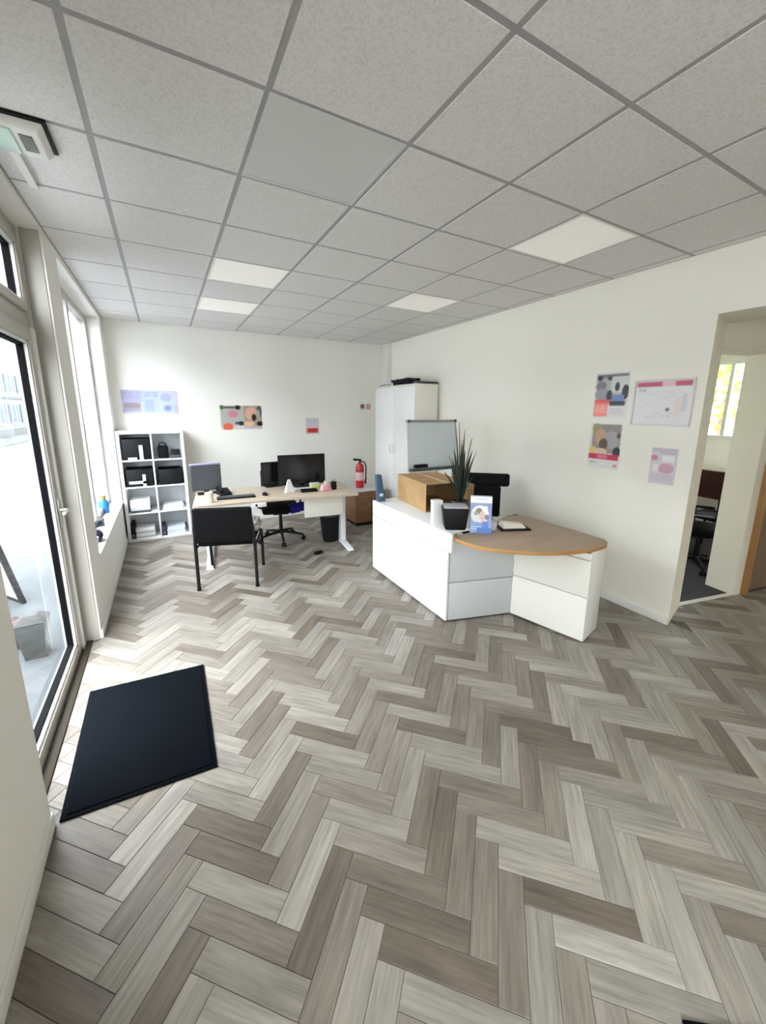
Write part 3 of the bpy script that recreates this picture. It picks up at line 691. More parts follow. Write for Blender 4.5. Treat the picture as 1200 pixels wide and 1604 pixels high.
pF = painter((206, 202, 208), [('l', .08, .05, .9, .5, (186, 182, 192), 5), ('r', .12, .62, .90, .92, (206, 62, 62)), ('r', 0, .62, .12, .92, (206, 172, 132)), ('r', .9, .62, 1, .92, (206, 172, 132)), ('r', .2, .70, .8, .84, (190, 40, 44))])
wall_sheet_b('notice', 'small notice with a red lower band on the back wall', 2.05, 2.28, 1.355, 1.62, pF, 40, 44, 'notice')
pG = painter((214, 196, 192), [('r', .16, .12, .84, .88, (150, 96, 92)), ('e', .5, .5, .2, .32, (92, 76, 72)), ('r', .4, .7, .6, .85, (214, 200, 196))])
pH = painter((214, 190, 190), [('r', .2, .1, .84, .9, (176, 84, 88)), ('e', .5, .4, .14, .22, (224, 206, 204)), ('r', .4, .6, .62, .8, (224, 206, 204))])
wall_sheet_b('safety_sign', 'small square safety sign in the back corner, the darker one on the left', 3.045, 3.145, 1.765, 1.865, pG, 20, 20, 'sign')
wall_sheet_b('safety_sign', 'small square red safety sign beside the tall cabinet', 3.165, 3.255, 1.765, 1.865, pH, 20, 20, 'sign')

# ---- cube shelf with its contents
SX, SY, SW, SD, SH = -.553, 5.985, .765, .385, 1.47
sh = thing('cube_shelf', 'white eight-cube shelf unit in the corner by the window', 'shelf', (SX, SY, 0))
T = .036
for x in (0, SW-T): MB().box(x, x+T, 0, SD, 0, SH, bev=.003).build('side_panel', WHITE, sh)
for z in (0, SH-T): MB().box(T, SW-T, 0, SD, z, z+T, bev=.003).build('top_panel' if z else 'bottom_panel', WHITE, sh)
ch = (SH-2*T-3*.018)/4; zz = [T+k*(ch+.018) for k in range(4)]
for k in range(1, 4): MB().box(T, SW-T, .002, SD, zz[k]-.018, zz[k], bev=.002).build('shelf_board', WHITE, sh)
cw = (SW-2*T-.018)/2
for k in range(4): MB().box(T+cw, T+cw+.018, .002, SD, zz[k], zz[k]+ch, bev=.002).build('divider', WHITE, sh)
MB().box(T, SW-T, SD-.006, SD-.001, T, SH-T).build('back_panel', mat('shelf_back', (0.62, 0.64, 0.66), .6), sh)
def cell(col, row):   # row 0 = top
    return SX+T+col*(cw+.018), SY, zz[3-row]
def open_box(nm, label, cell_, w_, d_, h_, m1, items, grp=None, dx=.012):
    x, y, z = cell_
    t = thing(nm, label, 'box', (x+dx, y+.02, z), group=grp)
    for dm in ((0, .008, 0, d_, 0, h_), (w_-.008, w_, 0, d_, 0, h_), (.008, w_-.008, d_-.008, d_, 0, h_)): MB().box(*dm, bev=.002).build('side', m1, t)
    MB().box(.008, w_-.008, 0, .008, 0, h_, bev=.002).build('front', m1, t)
    MB().box(.008, w_-.008, .008, d_-.008, 0, .008).build('base', m1, t)
    return t
open_box('storage_box', 'tall black storage box in the top left cube of the shelf', cell(0, 0), .31, .34, .27, BLACK, None)
open_box('storage_box', 'lower black storage box in the second left cube of the shelf', cell(0, 1), .30, .34, .23, BLACK, None, dx=.02)
open_box('storage_box', 'black storage box in the second right cube of the shelf', cell(1, 1), .27, .34, .21, BLACK, None, dx=.035)
x, y, z = cell(0, 0)
t = thing('folder', 'white-spined grey folder standing before the top left black box', 'folder', (x+.20, y+.003, z)); MB().box(0, .045, 0, .012, 0, .19, bev=.002).build('spine', LGREY, t); MB().box(.008, .037, -.0015, 0, .02, .07).build('label', PAPER, t)
t = thing('leaflet', 'small white leaflet propped in the top left shelf cube', 'leaflet', (x+.07, y+.004, z)); MB().box(0, .10, 0, .004, 0, .035).build('sheet', LGREY, t)
x, y, z = cell(0, 1)
t = thing('leaflet', 'white leaflet leaning on the second left black box', 'leaflet', (x+.05, y+.005, z+.0)); MB().box(0, .19, 0, .004, .04, .075).build('sheet', PAPER, t); MB().box(.155, .19, 0, .0045, .0, .16).build('sheet_strip', PAPER, t)
x, y, z = cell(1, 0)
t = thing('camera_bag', 'black padded bag in the top right cube of the shelf', 'bag', (x+.05, y+.03, z))
MB().box(0, .13, 0, .22, 0, .165, bev=.03, seg=3).build('body', SOFTBLK, t); MB().tube([(.02, .1, .15), (.03, .1, .195), (.065, .1, .21), (.10, .1, .195), (.11, .1, .15)], .008).build('handle', SOFTBLK, t)
t = thing('hole_punch', 'dark office punch in the top right cube beside the black bag', 'punch', (x+.20, y+.03, z))
MB().box(0, .125, 0, .15, 0, .045, bev=.006).build('base', SLATE, t); MB().hexa([(.005, .02, .045), (.12, .02, .045), (.12, .13, .045), (.005, .13, .045)], [(.01, .05, .12), (.115, .05, .12), (.115, .12, .10), (.01, .12, .10)], bev=.006).build('lever', BLACK, t)
def stack(label, c_, dx, w_, d_, n, th, mts, grp='paper stacks on the shelf', dy=.02):
    x, y, z = c_; t = thing('paper_stack', label, 'paper stack', (x+dx, y+dy, z), group=grp)
    for i in range(n):
        r = random.uniform(-.008, .008); MB().box(r, w_+r, random.uniform(-.006, .006), d_, i*th, (i+1)*th-.0015).build('ream', mts[i % len(mts)], t)
stack('uneven stack of bluish papers in the third left shelf cube', cell(0, 2), .03, .22, .29, 5, .034, [SLATE, PAPERB, PAPER, PAPERB, PAPER])
stack('thin white paper stack in the third right shelf cube', cell(1, 2), .05, .24, .30, 3, .022, [PAPER, PAPERB, PAPER])
stack('grey and white paper stack in the bottom left shelf cube', cell(0, 3), .06, .22, .29, 4, .032, [LGREY, PAPER, LGREY, PAPER])
stack('bluish white paper stack in the bottom right shelf cube', cell(1, 3), .07, .22, .29, 4, .026, [PAPERB, PAPER, PAPERB, PAPERB])
x, y, z = cell(0, 3); t = thing('folder', 'black lever-arch folder at the edge of the bottom left cube', 'folder', (x+.006, y+.02, z)); MB().box(0, .04, 0, .28, 0, .20, bev=.003).build('spine', BLACK, t); MB().cyl((.02, -.001, .05), (.02, .004, .05), .009).build('ring', CHROME, t)
x, y, z = cell(1, 3); t = thing('folder', 'dark violet folder at the edge of the bottom right cube', 'folder', (x+.012, y+.02, z)); MB().box(0, .04, 0, .28, 0, .13, bev=.003).build('spine', mat('dark_violet', (.06, .05, .10), .6), t); MB().cyl((.02, -.001, .04), (.02, .004, .04), .009).build('ring', CHROME, t)

# ---- things on the window sill
SZ = wz0+.008
t = thing('squat_bottle', 'blue bottle with a yellow-brown cap on the window sill', 'bottle', (-.70, 5.45, SZ))
MB().lathe([(.045, 0), (.05, .01), (.05, .12), (.03, .15), (.02, .16)], 18).build('body', mat('bottle_blue', (.03, .20, .50), .3), t)
MB().lathe([(.024, .16), (.026, .165), (.026, .20), (.02, .205)], 16).build('cap', mat('amber_cap', (.42, .26, .06), .5), t)
t = thing('small_speaker', 'small dark cube near the middle of the window sill', 'speaker', (-.665, 4.82, SZ))
MB().box(-.03, .03, -.03, .03, 0, .075, bev=.006).build('body', SLATE, t); MB().cyl((0, -.0305, .04), (0, -.027, .04), .02).build('cone', BLACK, t)
t = thing('stapler', 'dark grey stapler lying on the window sill behind the navy bag', 'stapler', (-.665, 4.55, SZ))
MB().box(-.02, .02, -.06, .06, 0, .012, bev=.003).build('base', GREY, t); MB().hexa([(-.016, -.06, .016), (.016, -.06, .016), (.016, .055, .012), (-.016, .055, .012)], [(-.014, -.055, .042), (.014, -.055, .042), (.014, .05, .03), (-.014, .05, .03)], bev=.004).build('arm', GREY, t)
t = thing('cloth_bag', 'dark navy cloth bag slumped on the window sill', 'bag', (-.635, 4.25, SZ))
MB().ball((0, 0, .055), (.055, .08, .055), 14).ball((.005, .05, .045), (.045, .06, .044), 12).build('body', mat('navy_bag', (.02, .015, .05), .9), t)
MB().tube([(-.02, -.03, .09), (-.02, -.015, .13), (-.02, .015, .13), (-.02, .03, .09)], .006).build('handle', BLACK, t)
t = thing('paper_cup', 'white paper cup at the near end of the window sill', 'cup', (-.625, 4.06, SZ))
MB().lathe([(.026, 0), (.034, .085), (.037, .088), (.034, .091), (.031, .088), (.025, .006)], 18).build('cup', PAPER, t)

# ---- visitor chair (back towards the camera)
def tube_chair(label, loc, rz):
    t = thing('visitor_chair', label, 'chair', loc, rz)
    w_, d_ = .275, .285
    for sx in (-1, 1):
        MB().tube([(sx*w_, -d_, 0.012), (sx*w_, -d_+.004, .44), (sx*(w_-.012), -d_-.012, .62), (sx*(w_-.022), -d_-.035, .76)], .0165, 12).build('leg', BLKMET, t)
        MB().tube([(sx*w_, d_, 0.012), (sx*w_, d_-.005, .42)], .0165, 12).build('leg', BLKMET, t)
        MB().tube([(sx*w_, -d_, .425), (sx*w_, d_, .425)], .012, 10).build('side_rail', BLKMET, t)
        for sy in (-1, 1): MB().cyl((sx*w_, sy*d_, 0), (sx*w_, sy*d_, .03), .02, .019, 14).build('foot_cap', BLACK, t)
    MB().tube([(-w_, d_-.005, .425), (w_, d_-.005, .425)], .012).build('front_rail', BLKMET, t)
    s = MB(); s.box(-.262, .262, -.25, .30, .43, .495, bev=.026, seg=3); s.build('seat', SOFTBLK, t)
    b = MB(); n = 10; th = .028
    Mb = Matrix.Translation((0, -.30, .665)) @ Matrix.Rotation(math.radians(8), 4, 'X')
    b.box(-.268, .268, -.026, .026, -.185, .175, bev=.024, seg=3, M=Mb); b.build('backrest', SOFTBLK, t)
    return t
tube_chair('black padded visitor chair with its back to the viewer, before the desk', (.504, 4.20, 0), math.radians(-18))

# ---- swivel chairs
def swivel(label, loc, rz, high):
    t = thing('swivel_chair', label, 'chair', loc, rz)
    for k in range(5):
        a = 2*PI*k/5+.3; c, s_ = math.cos(a), math.sin(a)
        MB().tube([(c*.03, s_*.03, .12), (c*.16, s_*.16, .105), (c*.30, s_*.30, .075)], [.022, .019, .014], 8).build('base_arm', BLACK, t)
        w = MB(); px, py = c*.30, s_*.30; q = Vector((-s_, c, 0))
        for e_ in (-1, 1): w.cyl(Vector((px, py, .027))+q*e_*.008, Vector((px, py, .027))+q*e_*.026, .027, n=14)
        w.cyl((px, py, .03), (px, py, .075), .008, n=8); w.build('caster', BLACK, t)
    MB().cyl((0, 0, .10), (0, 0, .38), .027, .02).build('gas_column', BLKMET, t)
    MB().box(-.10, .10, -.10, .10, .375, .42, bev=.01).build('mechanism', BLACK, t)
    MB().box(-.245, .245, -.24, .245, .42, .50, bev=.035, seg=3).build('seat', SOFTBLK, t)
    top = 1.06 if high else .93
    MB().tube([(0, -.12, .40), (0, -.27, .42), (0, -.30, .55), (0, -.30, .72)], .018).build('back_stem', BLACK, t)
    Mb = Matrix.Translation((0, -.275, 0)) @ Matrix.Rotation(math.radians(7), 4, 'X')
    if high:
        MB().box(-.14, .16, -.03, .03, .58, .93, bev=.025, seg=3, M=Mb).build('backrest', SOFTBLK, t)
        MB().box(-.23, .23, -.036, .034, .925, 1.07, bev=.028, seg=3, M=Mb).build('headrest', SOFTBLK, t)
    else: MB().box(-.21, .21, -.03, .03, .56, top, bev=.028, seg=3, M=Mb).build('backrest', SOFTBLK, t)
    for sx in (-1, 1):
        MB().tube([(sx*.24, -.08, .44), (sx*.285, -.08, .46), (sx*.285, -.08, .64)], .014).build('armrest_post', BLACK, t)
        MB().box(sx*.285-.028, sx*.285+.028, -.16, .10, .64, .665, bev=.01).build('armrest', BLACK, t)
    return t
swivel('black swivel chair tucked behind the white desk at the back', (1.27, 5.18, 0), math.radians(172), False)
c = thing('navy_garment', 'bright navy garment draped over the swivel chair seat at the back desk', 'garment', (1.46, 4.955, .50))
g = MB(); g.box(-.13, .09, -.06, .07, .0, .028, bev=.012, seg=2); g.hexa([(-.12, -.085, -.075), (.06, -.085, -.045), (.06, -.045, -.045), (-.12, -.045, -.075)], [(-.13, -.08, .025), (.09, -.08, .03), (.09, -.03, .03), (-.13, -.03, .025)], bev=.014); g.ball((.03, -.02, .03), (.07, .05, .03), 12); g.build('garment', BLUE, c)
swivel('black high-backed swivel chair behind the reception desk', (2.90, 2.94, 0), math.radians(140), True)

# ---- desk at the back
dk = thing('office_desk', 'pale wood desk with white legs near the back wall', 'desk', (.18, 4.50, 0), math.radians(-6.5))
DW, DD, DT = 1.87, .92, .74
q = [(0, 0)]+[(DW*i/10, .0+.05*math.sin(PI*i/10)) for i in range(1, 10)]+[(DW-.02, 0.0), (DW, .03), (DW, DD-.05), (DW-.05, DD), (0, DD)]
m = MB(); m.prism(q, DT-.026, DT, bev=.003); m.build('desktop', DESKW, dk)
for x in (.12, DW-.11):
    MB().box(x-.035, x+.035, .36, .50, .04, DT-.026, bev=.008).build('leg', WHITEMET, dk)
    MB().hexa([(x-.04, .02, .0), (x+.04, .02, .0), (x+.04, .86, .0), (x-.04, .86, .0)], [(x-.03, .04, .035), (x+.03, .04, .035), (x+.035, .80, .06), (x-.035, .80, .06)], bev=.006).build('foot', WHITEMET, dk)
MB().box(.16, DW-.15, .42, .46, DT-.09, DT-.027).build('beam', WHITEMET, dk)
MB().box(1.22, DW-.16, .20, .222, .44, DT-.03, bev=.004).build('modesty_panel', CREAM, dk)
MB().box(.60, .76, .03, .10, DT-.075, DT-.027, bev=.006).build('cable_tray', WHITEMET, dk)
MB().cyl((.65, .026, DT-.05), (.65, .034, DT-.05), .014).build('cable_port', BLACK, dk)
def on_desk(nm, label, cat, x, y, rz=0.0): return thing(nm, label, cat, (x, y, DT), math.radians(rz))
def monitor(label, x, y, rz, w_, h_, zb, cback, front=False, edge=None):
    t = on_desk('monitor', label, 'monitor', x, y, rz)
    MB().box(-.11, .11, -.07, .09, 0, .012, bev=.004).build('stand_foot', BLACK, t)
    MB().box(-.03, .03, .02, .045, .01, zb+h_*.5, bev=.004).build('stand_neck', BLACK, t)
    MB().box(-w_/2, w_/2, -.022, .018, zb, zb+h_, bev=.006).build('housing', cback, t)
    MB().box(-w_/2+.014, w_/2-.014, -.0245, -.021, zb+.018, zb+h_-.014).build('screen', SCREEN if front else cback, t)
    if edge: MB().box(-w_/2-.004, w_/2+.004, -.024, .020, zb+h_-.022, zb+h_+.002, bev=.003).build('top_edge', edge, t)
    return t
monitor('large black monitor in the middle of the back desk', 1.56, 5.08, -2, .63, .40, .03, BLACK, True)
monitor('smaller black monitor partly hidden by the large one', 1.21, 5.26, 6, .30, .31, .02, BLACK, True)
monitor('dark grey monitor with a lilac top edge beside the cube shelf', .385, 5.15, 3, .34, .33, .04, SLATE, False, LILAC)
t = on_desk('keyboard', 'black keyboard on the back desk', 'keyboard', .66, 4.74, -4)
MB().box(-.21, .21, -.065, .065, 0, .018, bev=.005).build('case', BLACK, t)
k = MB()
for r in range(5):
    for c_ in range(14): k.box(-.198+c_*.0285, -.198+c_*.0285+.024, -.056+r*.0226, -.056+r*.0226+.019, .017, .024)
k = k.build('keys', SLATE, t); k['kind'] = 'stuff'
t = on_desk('computer_mouse', 'black computer mouse beside the keyboard', 'mouse', .985, 4.73, 0)
MB().ball((0, 0, .012), (.032, .055, .026), 14).build('shell', BLACK, t); MB().cyl((-.004, .03, .034), (.004, .03, .034), .008).build('wheel', GREY, t)
t = on_desk('mug', 'cream mug at the left end of the back desk', 'mug', .36, 4.62, 0)
MB().lathe([(.036, 0), (.042, .005), (.043, .115), (.040, .118), (.037, .115), (.036, .01)], 20).build('body', mat('cream_ceramic', (.78, .72, .62), .3), t)
MB().tube([(.04, 0, .095), (.066, 0, .09), (.072, 0, .06), (.062, 0, .032), (.04, 0, .028)], .006).build('handle', mat('cream_ceramic_handle', (.78, .72, .62), .3), t)
t = on_desk('desk_phone', 'black desk phone by the dark grey monitor', 'phone', .56, 5.0, 10)
MB().hexa([(-.07, -.09, 0), (.07, -.09, 0), (.07, .09, 0), (-.07, .09, 0)], [(-.068, -.085, .025), (.068, -.085, .025), (.068, .085, .07), (-.068, .085, .07)], bev=.005).build('base', BLACK, t)
MB().tube([(-.045, -.07, .05), (-.045, -.05, .062), (-.045, .05, .084), (-.045, .075, .082)], [.02, .015, .015, .02]).build('handset', BLACK, t)
t = on_desk('paper_cone', 'white folded paper standing in front of the monitors', 'paper', 1.30, 4.78, 12)
MB().hexa([(-.06, -.03, 0), (.06, -.03, 0), (.06, .03, 0), (-.06, .03, 0)], [(-.018, -.004, .16), (.014, -.004, .16), (.014, .004, .16), (-.018, .004, .16)]).build('sheet', PAPER, t)
t = on_desk('paper_sheets', 'grey-white papers lying before the large monitor', 'papers', 1.50, 4.86, -8)
for i in range(3): MB().box(-.12+i*.012, .09+i*.012, -.07, .07, i*.006, i*.006+.005).build('sheet', PAPERB if i % 2 else LGREY, t)
t = on_desk('notepad', 'lime-yellow notepad standing before the large monitor', 'notepad', 1.655, 4.86, -5)
MB().box(-.06, .06, -.03, .03, 0, .075, bev=.003).build('pad', LIME, t); MB().box(-.061, .061, -.031, .031, .062, .077, bev=.002).build('binding', LGREY, t)
t = on_desk('desk_organiser', 'low black organiser tray before the large monitor', 'organiser', 1.525, 4.70, -6)
for dm in ((-.10, .10, -.05, .05, 0, .006), (-.10, -.094, -.05, .05, .006, .03), (.094, .10, -.05, .05, .006, .03), (-.094, .094, -.05, -.044, .006, .03), (-.094, .094, .044, .05, .006, .03)): MB().box(*dm).build('side' if dm[5] > .01 else 'base', BLACK, t)
t = on_desk('tissue_packet', 'pink and white tissue packet at the right of the back desk', 'packet', 1.735, 4.66, 8)
MB().hexa([(-.075, -.045, 0), (.075, -.045, 0), (.075, .045, 0), (-.075, .045, 0)], [(-.05, -.03, .085), (.05, -.03, .085), (.05, .03, .085), (-.05, .03, .085)], bev=.01).build('packet', PINK, t)
MB().hexa([(-.02, -.012, .084), (.02, -.012, .084), (.02, .012, .084), (-.02, .012, .084)], [(-.028, -.002, .13), (.02, -.004, .12), (.026, .004, .125), (-.02, .006, .12)]).build('tissue', PAPER, t)
t = on_desk('pen_pot', 'black pen pot beside the pink packet', 'pen pot', 1.86, 4.70, 0)
MB().lathe([(.036, 0), (.038, .004), (.038, .10), (.035, .10), (.034, .008)], 18).build('pot', BLACK, t)
for a in range(3): MB().cyl((.012*math.cos(a*2.1), .012*math.sin(a*2.1), .01), (.024*math.cos(a*2.1), .024*math.sin(a*2.1), .135), .004, n=8).build('pen', SLATE, t)
# under the desk
t = thing('waste_bin', 'black tapered waste bin under the right end of the back desk', 'bin', (1.865, 4.86, 0))
MB().lathe([(.105, 0), (.11, .004), (.148, .40), (.154, .402), (.152, .412), (.142, .41), (.10, .01)], 28).build('body', BLACK, t)
MB().lathe([(.13, .385), (.146, .404), (.158, .40), (.161, .36), (.157, .36), (.150, .397), (.128, .38)], 28).build('liner', SLATE, t)
t = thing('power_adapter', 'small black power adapter lying on the floor before the waste bin', 'adapter', (1.53, 4.42, 0), .3)
MB().box(-.055, .055, -.028, .028, 0, .034, bev=.006).build('body', BLACK, t); MB().tube([(.055, 0, .012), (.13, .02, .006), (.19, .07, .006), (.26, .08, .006)], .004, 8).build('cable', GREY, t)
t = thing('folded_jacket', 'light grey jacket folded on the seat of the visitor chair', 'jacket', (.735, 4.27, .497), math.radians(-18))
g = MB(); g.box(-.09, .09, -.16, .16, .0, .05, bev=.022, seg=3); g.box(-.085, .07, -.13, .15, .045, .09, bev=.02, seg=3); g.hexa([(-.07, -.10, .085), (.05, -.10, .085), (.05, .12, .085), (-.07, .12, .085)], [(-.03, -.04, .125), (.02, -.05, .12), (.02, .08, .115), (-.03, .07, .125)], bev=.012); g.build('body', mat('grey_wool', (.42, .41, .39), .9, var=.12, vscale=40), t)
MB().box(-.05, .04, -.165, -.12, .048, .066, bev=.006).build('sleeve', mat('grey_wool_sleeve', (.50, .49, .46), .9), t)

# ---- fire extinguisher on the back wall
t = thing('fire_extinguisher', 'red fire extinguisher standing on the low brown cabinet', 'fire extinguisher', (2.60, 5.46, .56), -.25)
t.scale = (.82, .82, .82)
MB().lathe([(.06, 0), (.075, .01), (.078, .03), (.078, .40), (.06, .45), (.03, .47), (.02, .49)], 24).build('cylinder', RED, t)
MB().lathe([(.0782, .15), (.0785, .15), (.0785, .30), (.0782, .30)], 24).build('label', mat('extinguisher_label', (.70, .45, .46), .5), t)
MB().cyl((0, 0, .48), (0, 0, .53), .018).build('valve', BLKMET, t)
MB().hexa([(-.12, -.012, .52), (.03, -.012, .52), (.03, .012, .52), (-.12, .012, .52)], [(-.13, -.01, .565), (.03, -.01, .55), (.03, .01, .55), (-.13, .01, .565)], bev=.004).build('lever', BLACK, t)
MB().tube([(.01, -.02, .51), (.08, -.03, .50), (.115, -.03, .42), (.11, -.03, .2), (.10, -.03, .08)], [.011, .011, .011, .012, .02]).build('hose', BLACK, t)
MB().lathe([(.0785, .33), (.0805, .33), (.0805, .345), (.0785, .345)], 24).build('strap', BLKMET, t)
# ---- brown cabinet between desk and reception
t = thing('low_cabinet', 'low brown wooden cabinet with a grey top in the back corner', 'cabinet', (2.43, 5.25, 0))
MB().box(0, .50, 0, .42, .05, .535, bev=.004).build('body', BROWNW, t); MB().box(-.02, .52, -.02, .43, .535, .56, bev=.005).build('top', LGREY, t)
MB().box(.02, .48, .02, .40, 0, .05).build('plinth', BLACK, t)
for k_, (x0_, x1_) in enumerate(((.012, .246), (.254, .488))):
    dd = MB().box(x0_, x1_, -.016, 0, .07, .52, bev=.003).build('door', BROWNW, t); xk = x1_-.03 if k_ == 0 else x0_+.03
    MB().cyl((xk, -.035, .34), (xk, -.014, .34), .009).build('knob', CHROME, dd)

# ---- tall cabinet by the right wall
t = thing('tall_cabinet', 'tall white two-door cabinet against the right wall', 'cabinet', (3.085, 4.69, 0))
CWD, CHT = 1.17, 2.10
MB().box(.02, .395, 0, CWD, .06, CHT, bev=.003).build('body', CREAM, t)
MB().box(.05, .395, .01, CWD-.01, 0, .06).build('plinth', GREY, t)
MB().box(.005, .40, -.004, CWD+.004, CHT, CHT+.022, bev=.003).build('top', CREAM, t)
for a, b in ((.004, CWD/2-.002), (CWD/2+.002, CWD-.004)):
    dd = MB().box(0, .02, a, b, .07, CHT-.004, bev=.002).build('door', WHITE, t)
    yk = CWD/2+(-.05 if a < .1 else .05); MB().tube([(-.002, yk, 1.10), (-.028, yk, 1.11), (-.028, yk, 1.22), (-.002, yk, 1.23)], .006, 8).build('handle', LGREY, dd)
# things lying on top of it
t = thing('cable_coil', 'tangle of dark cables heaped on the tall white cabinet', 'cables', (3.28, 5.21, CHT+.022))
for k in range(5):
    pts = []
    for i in range(40):
        a = i*.55+k; r = .10+.03*math.sin(i*1.7+k*2); pts.append((-.04+r*.9*math.cos(a), .0+r*2.6*math.sin(a)*(.8+.1*k), .024+.014*k+.008*math.sin(i*2.1+k)))
    MB().tube(pts, .011, 6).build('cable', BLKMET, t)
t = thing('flat_case', 'flat dark case lying on the tall cabinet beside the cables', 'case', (3.14, 4.71, CHT+.022))
MB().box(0, .36, 0, .10, 0, .035, bev=.006).build('shell', SLATE, t); MB().tube([(.13, -.002, .018), (.14, -.014, .018), (.22, -.014, .018), (.23, -.002, .018)], .005, 8).build('handle', BLACK, t)
t = thing('loose_cable', 'thin dark cable lying along the far end of the tall cabinet top', 'cable', (3.14, 5.50, CHT+.024))
MB().tube([(0, .30, .010), (-.03, .22, .010), (.02, .14, .03), (-.01, .06, .010), (.02, -.02, .03)], .010, 8).build('cable', GREY, t)

# ---- flipchart
t = thing('flipchart', 'flipchart whiteboard on an easel in front of the tall cabinet', 'flipchart', (2.83, 3.92, 0))
Mf = Matrix.Translation((0, 0, 1.63)) @ Matrix.Rotation(math.radians(-4), 4, 'X')
MB().box(-.345, .345, -.012, .008, -.58, -.0, M=Mf).build('board', BOARD, t)
f = MB()
for dm in ((-.358, -.345, -.60, 0), (.345, .358, -.60, 0), (-.345, .345, -.60, -.58)): f.box(dm[0], dm[1], -.016, .012, dm[2], dm[3], M=Mf)
f.build('frame', LGREY, t)
MB().box(-.365, .365, -.030, .014, -.018, .012, bev=.004, M=Mf).build('clamp_bar', mat('grey_bar', (.27, .27, .26), .5), t)
for x in (-.34, .34): MB().cyl(Mf @ Vector((x, -.034, -.002)), Mf @ Vector((x, -.024, -.002)), .018).build('clamp_knob', SLATE, t)
MB().box(-.34, .34, -.075, -.012, -.585, -.56, M=Mf).build('pen_tray', SLATE, t)
for x in (-.30, .30): MB().tube([(x, .02, 1.60), (x*1.15, -.16, .012)], .013).build('leg', LGREY, t)
MB().tube([(0, .03, 1.55), (0, .50, .012)], .013).build('leg', LGREY, t)
for i, (a, b, c_, d_) in enumerate(((.16, .30, -.10, -.094), (.14, .32, -.17, -.165), (-.29, -.25, -.10, -.085))): MB().box(a, b, -.0128, -.0118, c_, d_, M=Mf).build('marker_stroke', LGREY, t)
t = thing('board_eraser', 'black eraser block on the flipchart tray', 'eraser', (2.63, 3.832, 1.083))
MB().box(-.09, .09, -.022, .022, 0.0, .04, bev=.005).build('grip', BLACK, t); MB().box(-.088, .088, -.02, .02, -.006, .0).build('felt', GREY, t)

# ---- plant behind the reception desk
t = thing('potted_plant', 'dark spiky potted plant on the reception desk beside the cardboard box', 'plant', (2.40, 2.83, .789))
MB().lathe([(.05, 0), (.06, .006), (.075, .10), (.08, .10), (.08, .125), (.07, .125), (.066, .10)], 22).build('pot', SLATE, t)
MB().lathe([(.01, .095), (.066, .095), (.065, .102), (.01, .104)], 18).build('soil', mat('soil', (.03, .02, .015), .95), t)
random.seed(11)
for i in range(42):
    tall = i % 5 == 0
    a = random.uniform(0, 2*PI); lean = random.uniform(.03, .16) if not tall else random.uniform(.02, .10); hh = random.uniform(.18, .52) if not tall else random.uniform(.55, .80); wd = random.uniform(.014, .024) if not tall else .009
    bm = bmesh.new(); prev = None; sv = Vector((-math.sin(a+.6), math.cos(a+.6), 0)); n = 7
    for k in range(n+1):
        s_ = k/n; c = Vector((math.cos(a)*(.015+lean*s_**1.6), math.sin(a)*(.015+lean*s_**1.6), .10+hh*s_-.12*lean*s_**3)); ww = wd*(1-s_**2.2)*(.6+.8*min(s_*2, 1)/1.4)+.0008
        cur = (bm.verts.new(c-sv*ww), bm.verts.new(c+Vector((math.cos(a), math.sin(a), 0))*-.25*ww), bm.verts.new(c+sv*ww))
        if prev: bm.faces.new((prev[0], prev[1], cur[1], cur[0])); bm.faces.new((prev[1], prev[2], cur[2], cur[1]))
        prev = cur
    me = bpy.data.meshes.new('leaf'); bm.to_mesh(me); bm.free(); me.materials.append(LEAF)
    for p_ in me.polygons: p_.use_smooth = True
    o = bpy.data.objects.new('leaf', me); COL.objects.link(o); o.parent = t
    so = o.modifiers.new('thickness', 'SOLIDIFY'); so.thickness = .002

# ---- reception desk
rd = thing('reception_desk', 'angular white reception desk with a curved oak visitor top', 'desk', (0, 0, 0))
A_, B_, C_, D_, E_ = Vector((1.915, 3.70)), Vector((1.915, 2.375)), Vector((2.50, 2.215)), Vector((2.653, 1.628)), Vector((2.946, 1.706))
F_ = E_+(C_-D_)
def wpanel(p, q_, z0, z1, name='panel', m_=WHITE, th=.02, off=0.0):
    d_ = (q_-p).normalized(); nrm = Vector((d_.y, -d_.x))       # outward normal on the right of p->q
    a, b = p-nrm*off, q_-nrm*off
    return MB().prism([tuple(a), tuple(b), tuple(b-nrm*th), tuple(a-nrm*th)], z0, z1, bev=.0025).build(name, m_, rd)
# front A-B faces the window: outward normal -x
for z0, z1, ext in ((.018, .287, 0), (.293, .622, 0), (.628, .79, .038)): wpanel(B_-Vector((0, ext)), A_, z0, z1, th=-.02)
for z0, z1 in ((.018, .352), (.358, .722)): wpanel(B_+Vector((.024, -.004)), C_, z0, z1, 'shade_grey_panel', SHADEG)  # turned away from the windows; shade is put into their grey
for z0, z1 in ((.018, .372), (.378, .668), (.674, .722)): wpanel(C_, D_, z0, z1, 'panel', WARMW)
wpanel(D_+Vector((.021, .006)), E_, .012, .724); wpanel(E_, F_, .018, .722)
wpanel(F_, C_+(F_-C_).normalized()*.02, .018, .722)
wpanel(A_+Vector((.025, -.02)), Vector((2.60, 3.68)), .018, .76, 'side_panel', th=.02)
MB().prism([(1.94, 3.68), (1.94, 2.40), (1.96, 2.40), (1.96, 3.68)], 0.0, .02).build('plinth', BLACK, rd)
MB().prism([tuple(B_+Vector((.045, .012))), tuple(C_+Vector((0, .02))), tuple(C_+Vector((0, .06))), tuple(B_+Vector((.045, .06)))], 0, .02).build('plinth', BLACK, rd)
MB().prism([tuple(C_+Vector((.03, 0))), tuple(D_+Vector((.03, .03))), tuple(E_+Vector((-.03, .03))), tuple(F_+Vector((-.03, 0)))], 0, .02).build('plinth', BLACK, rd)
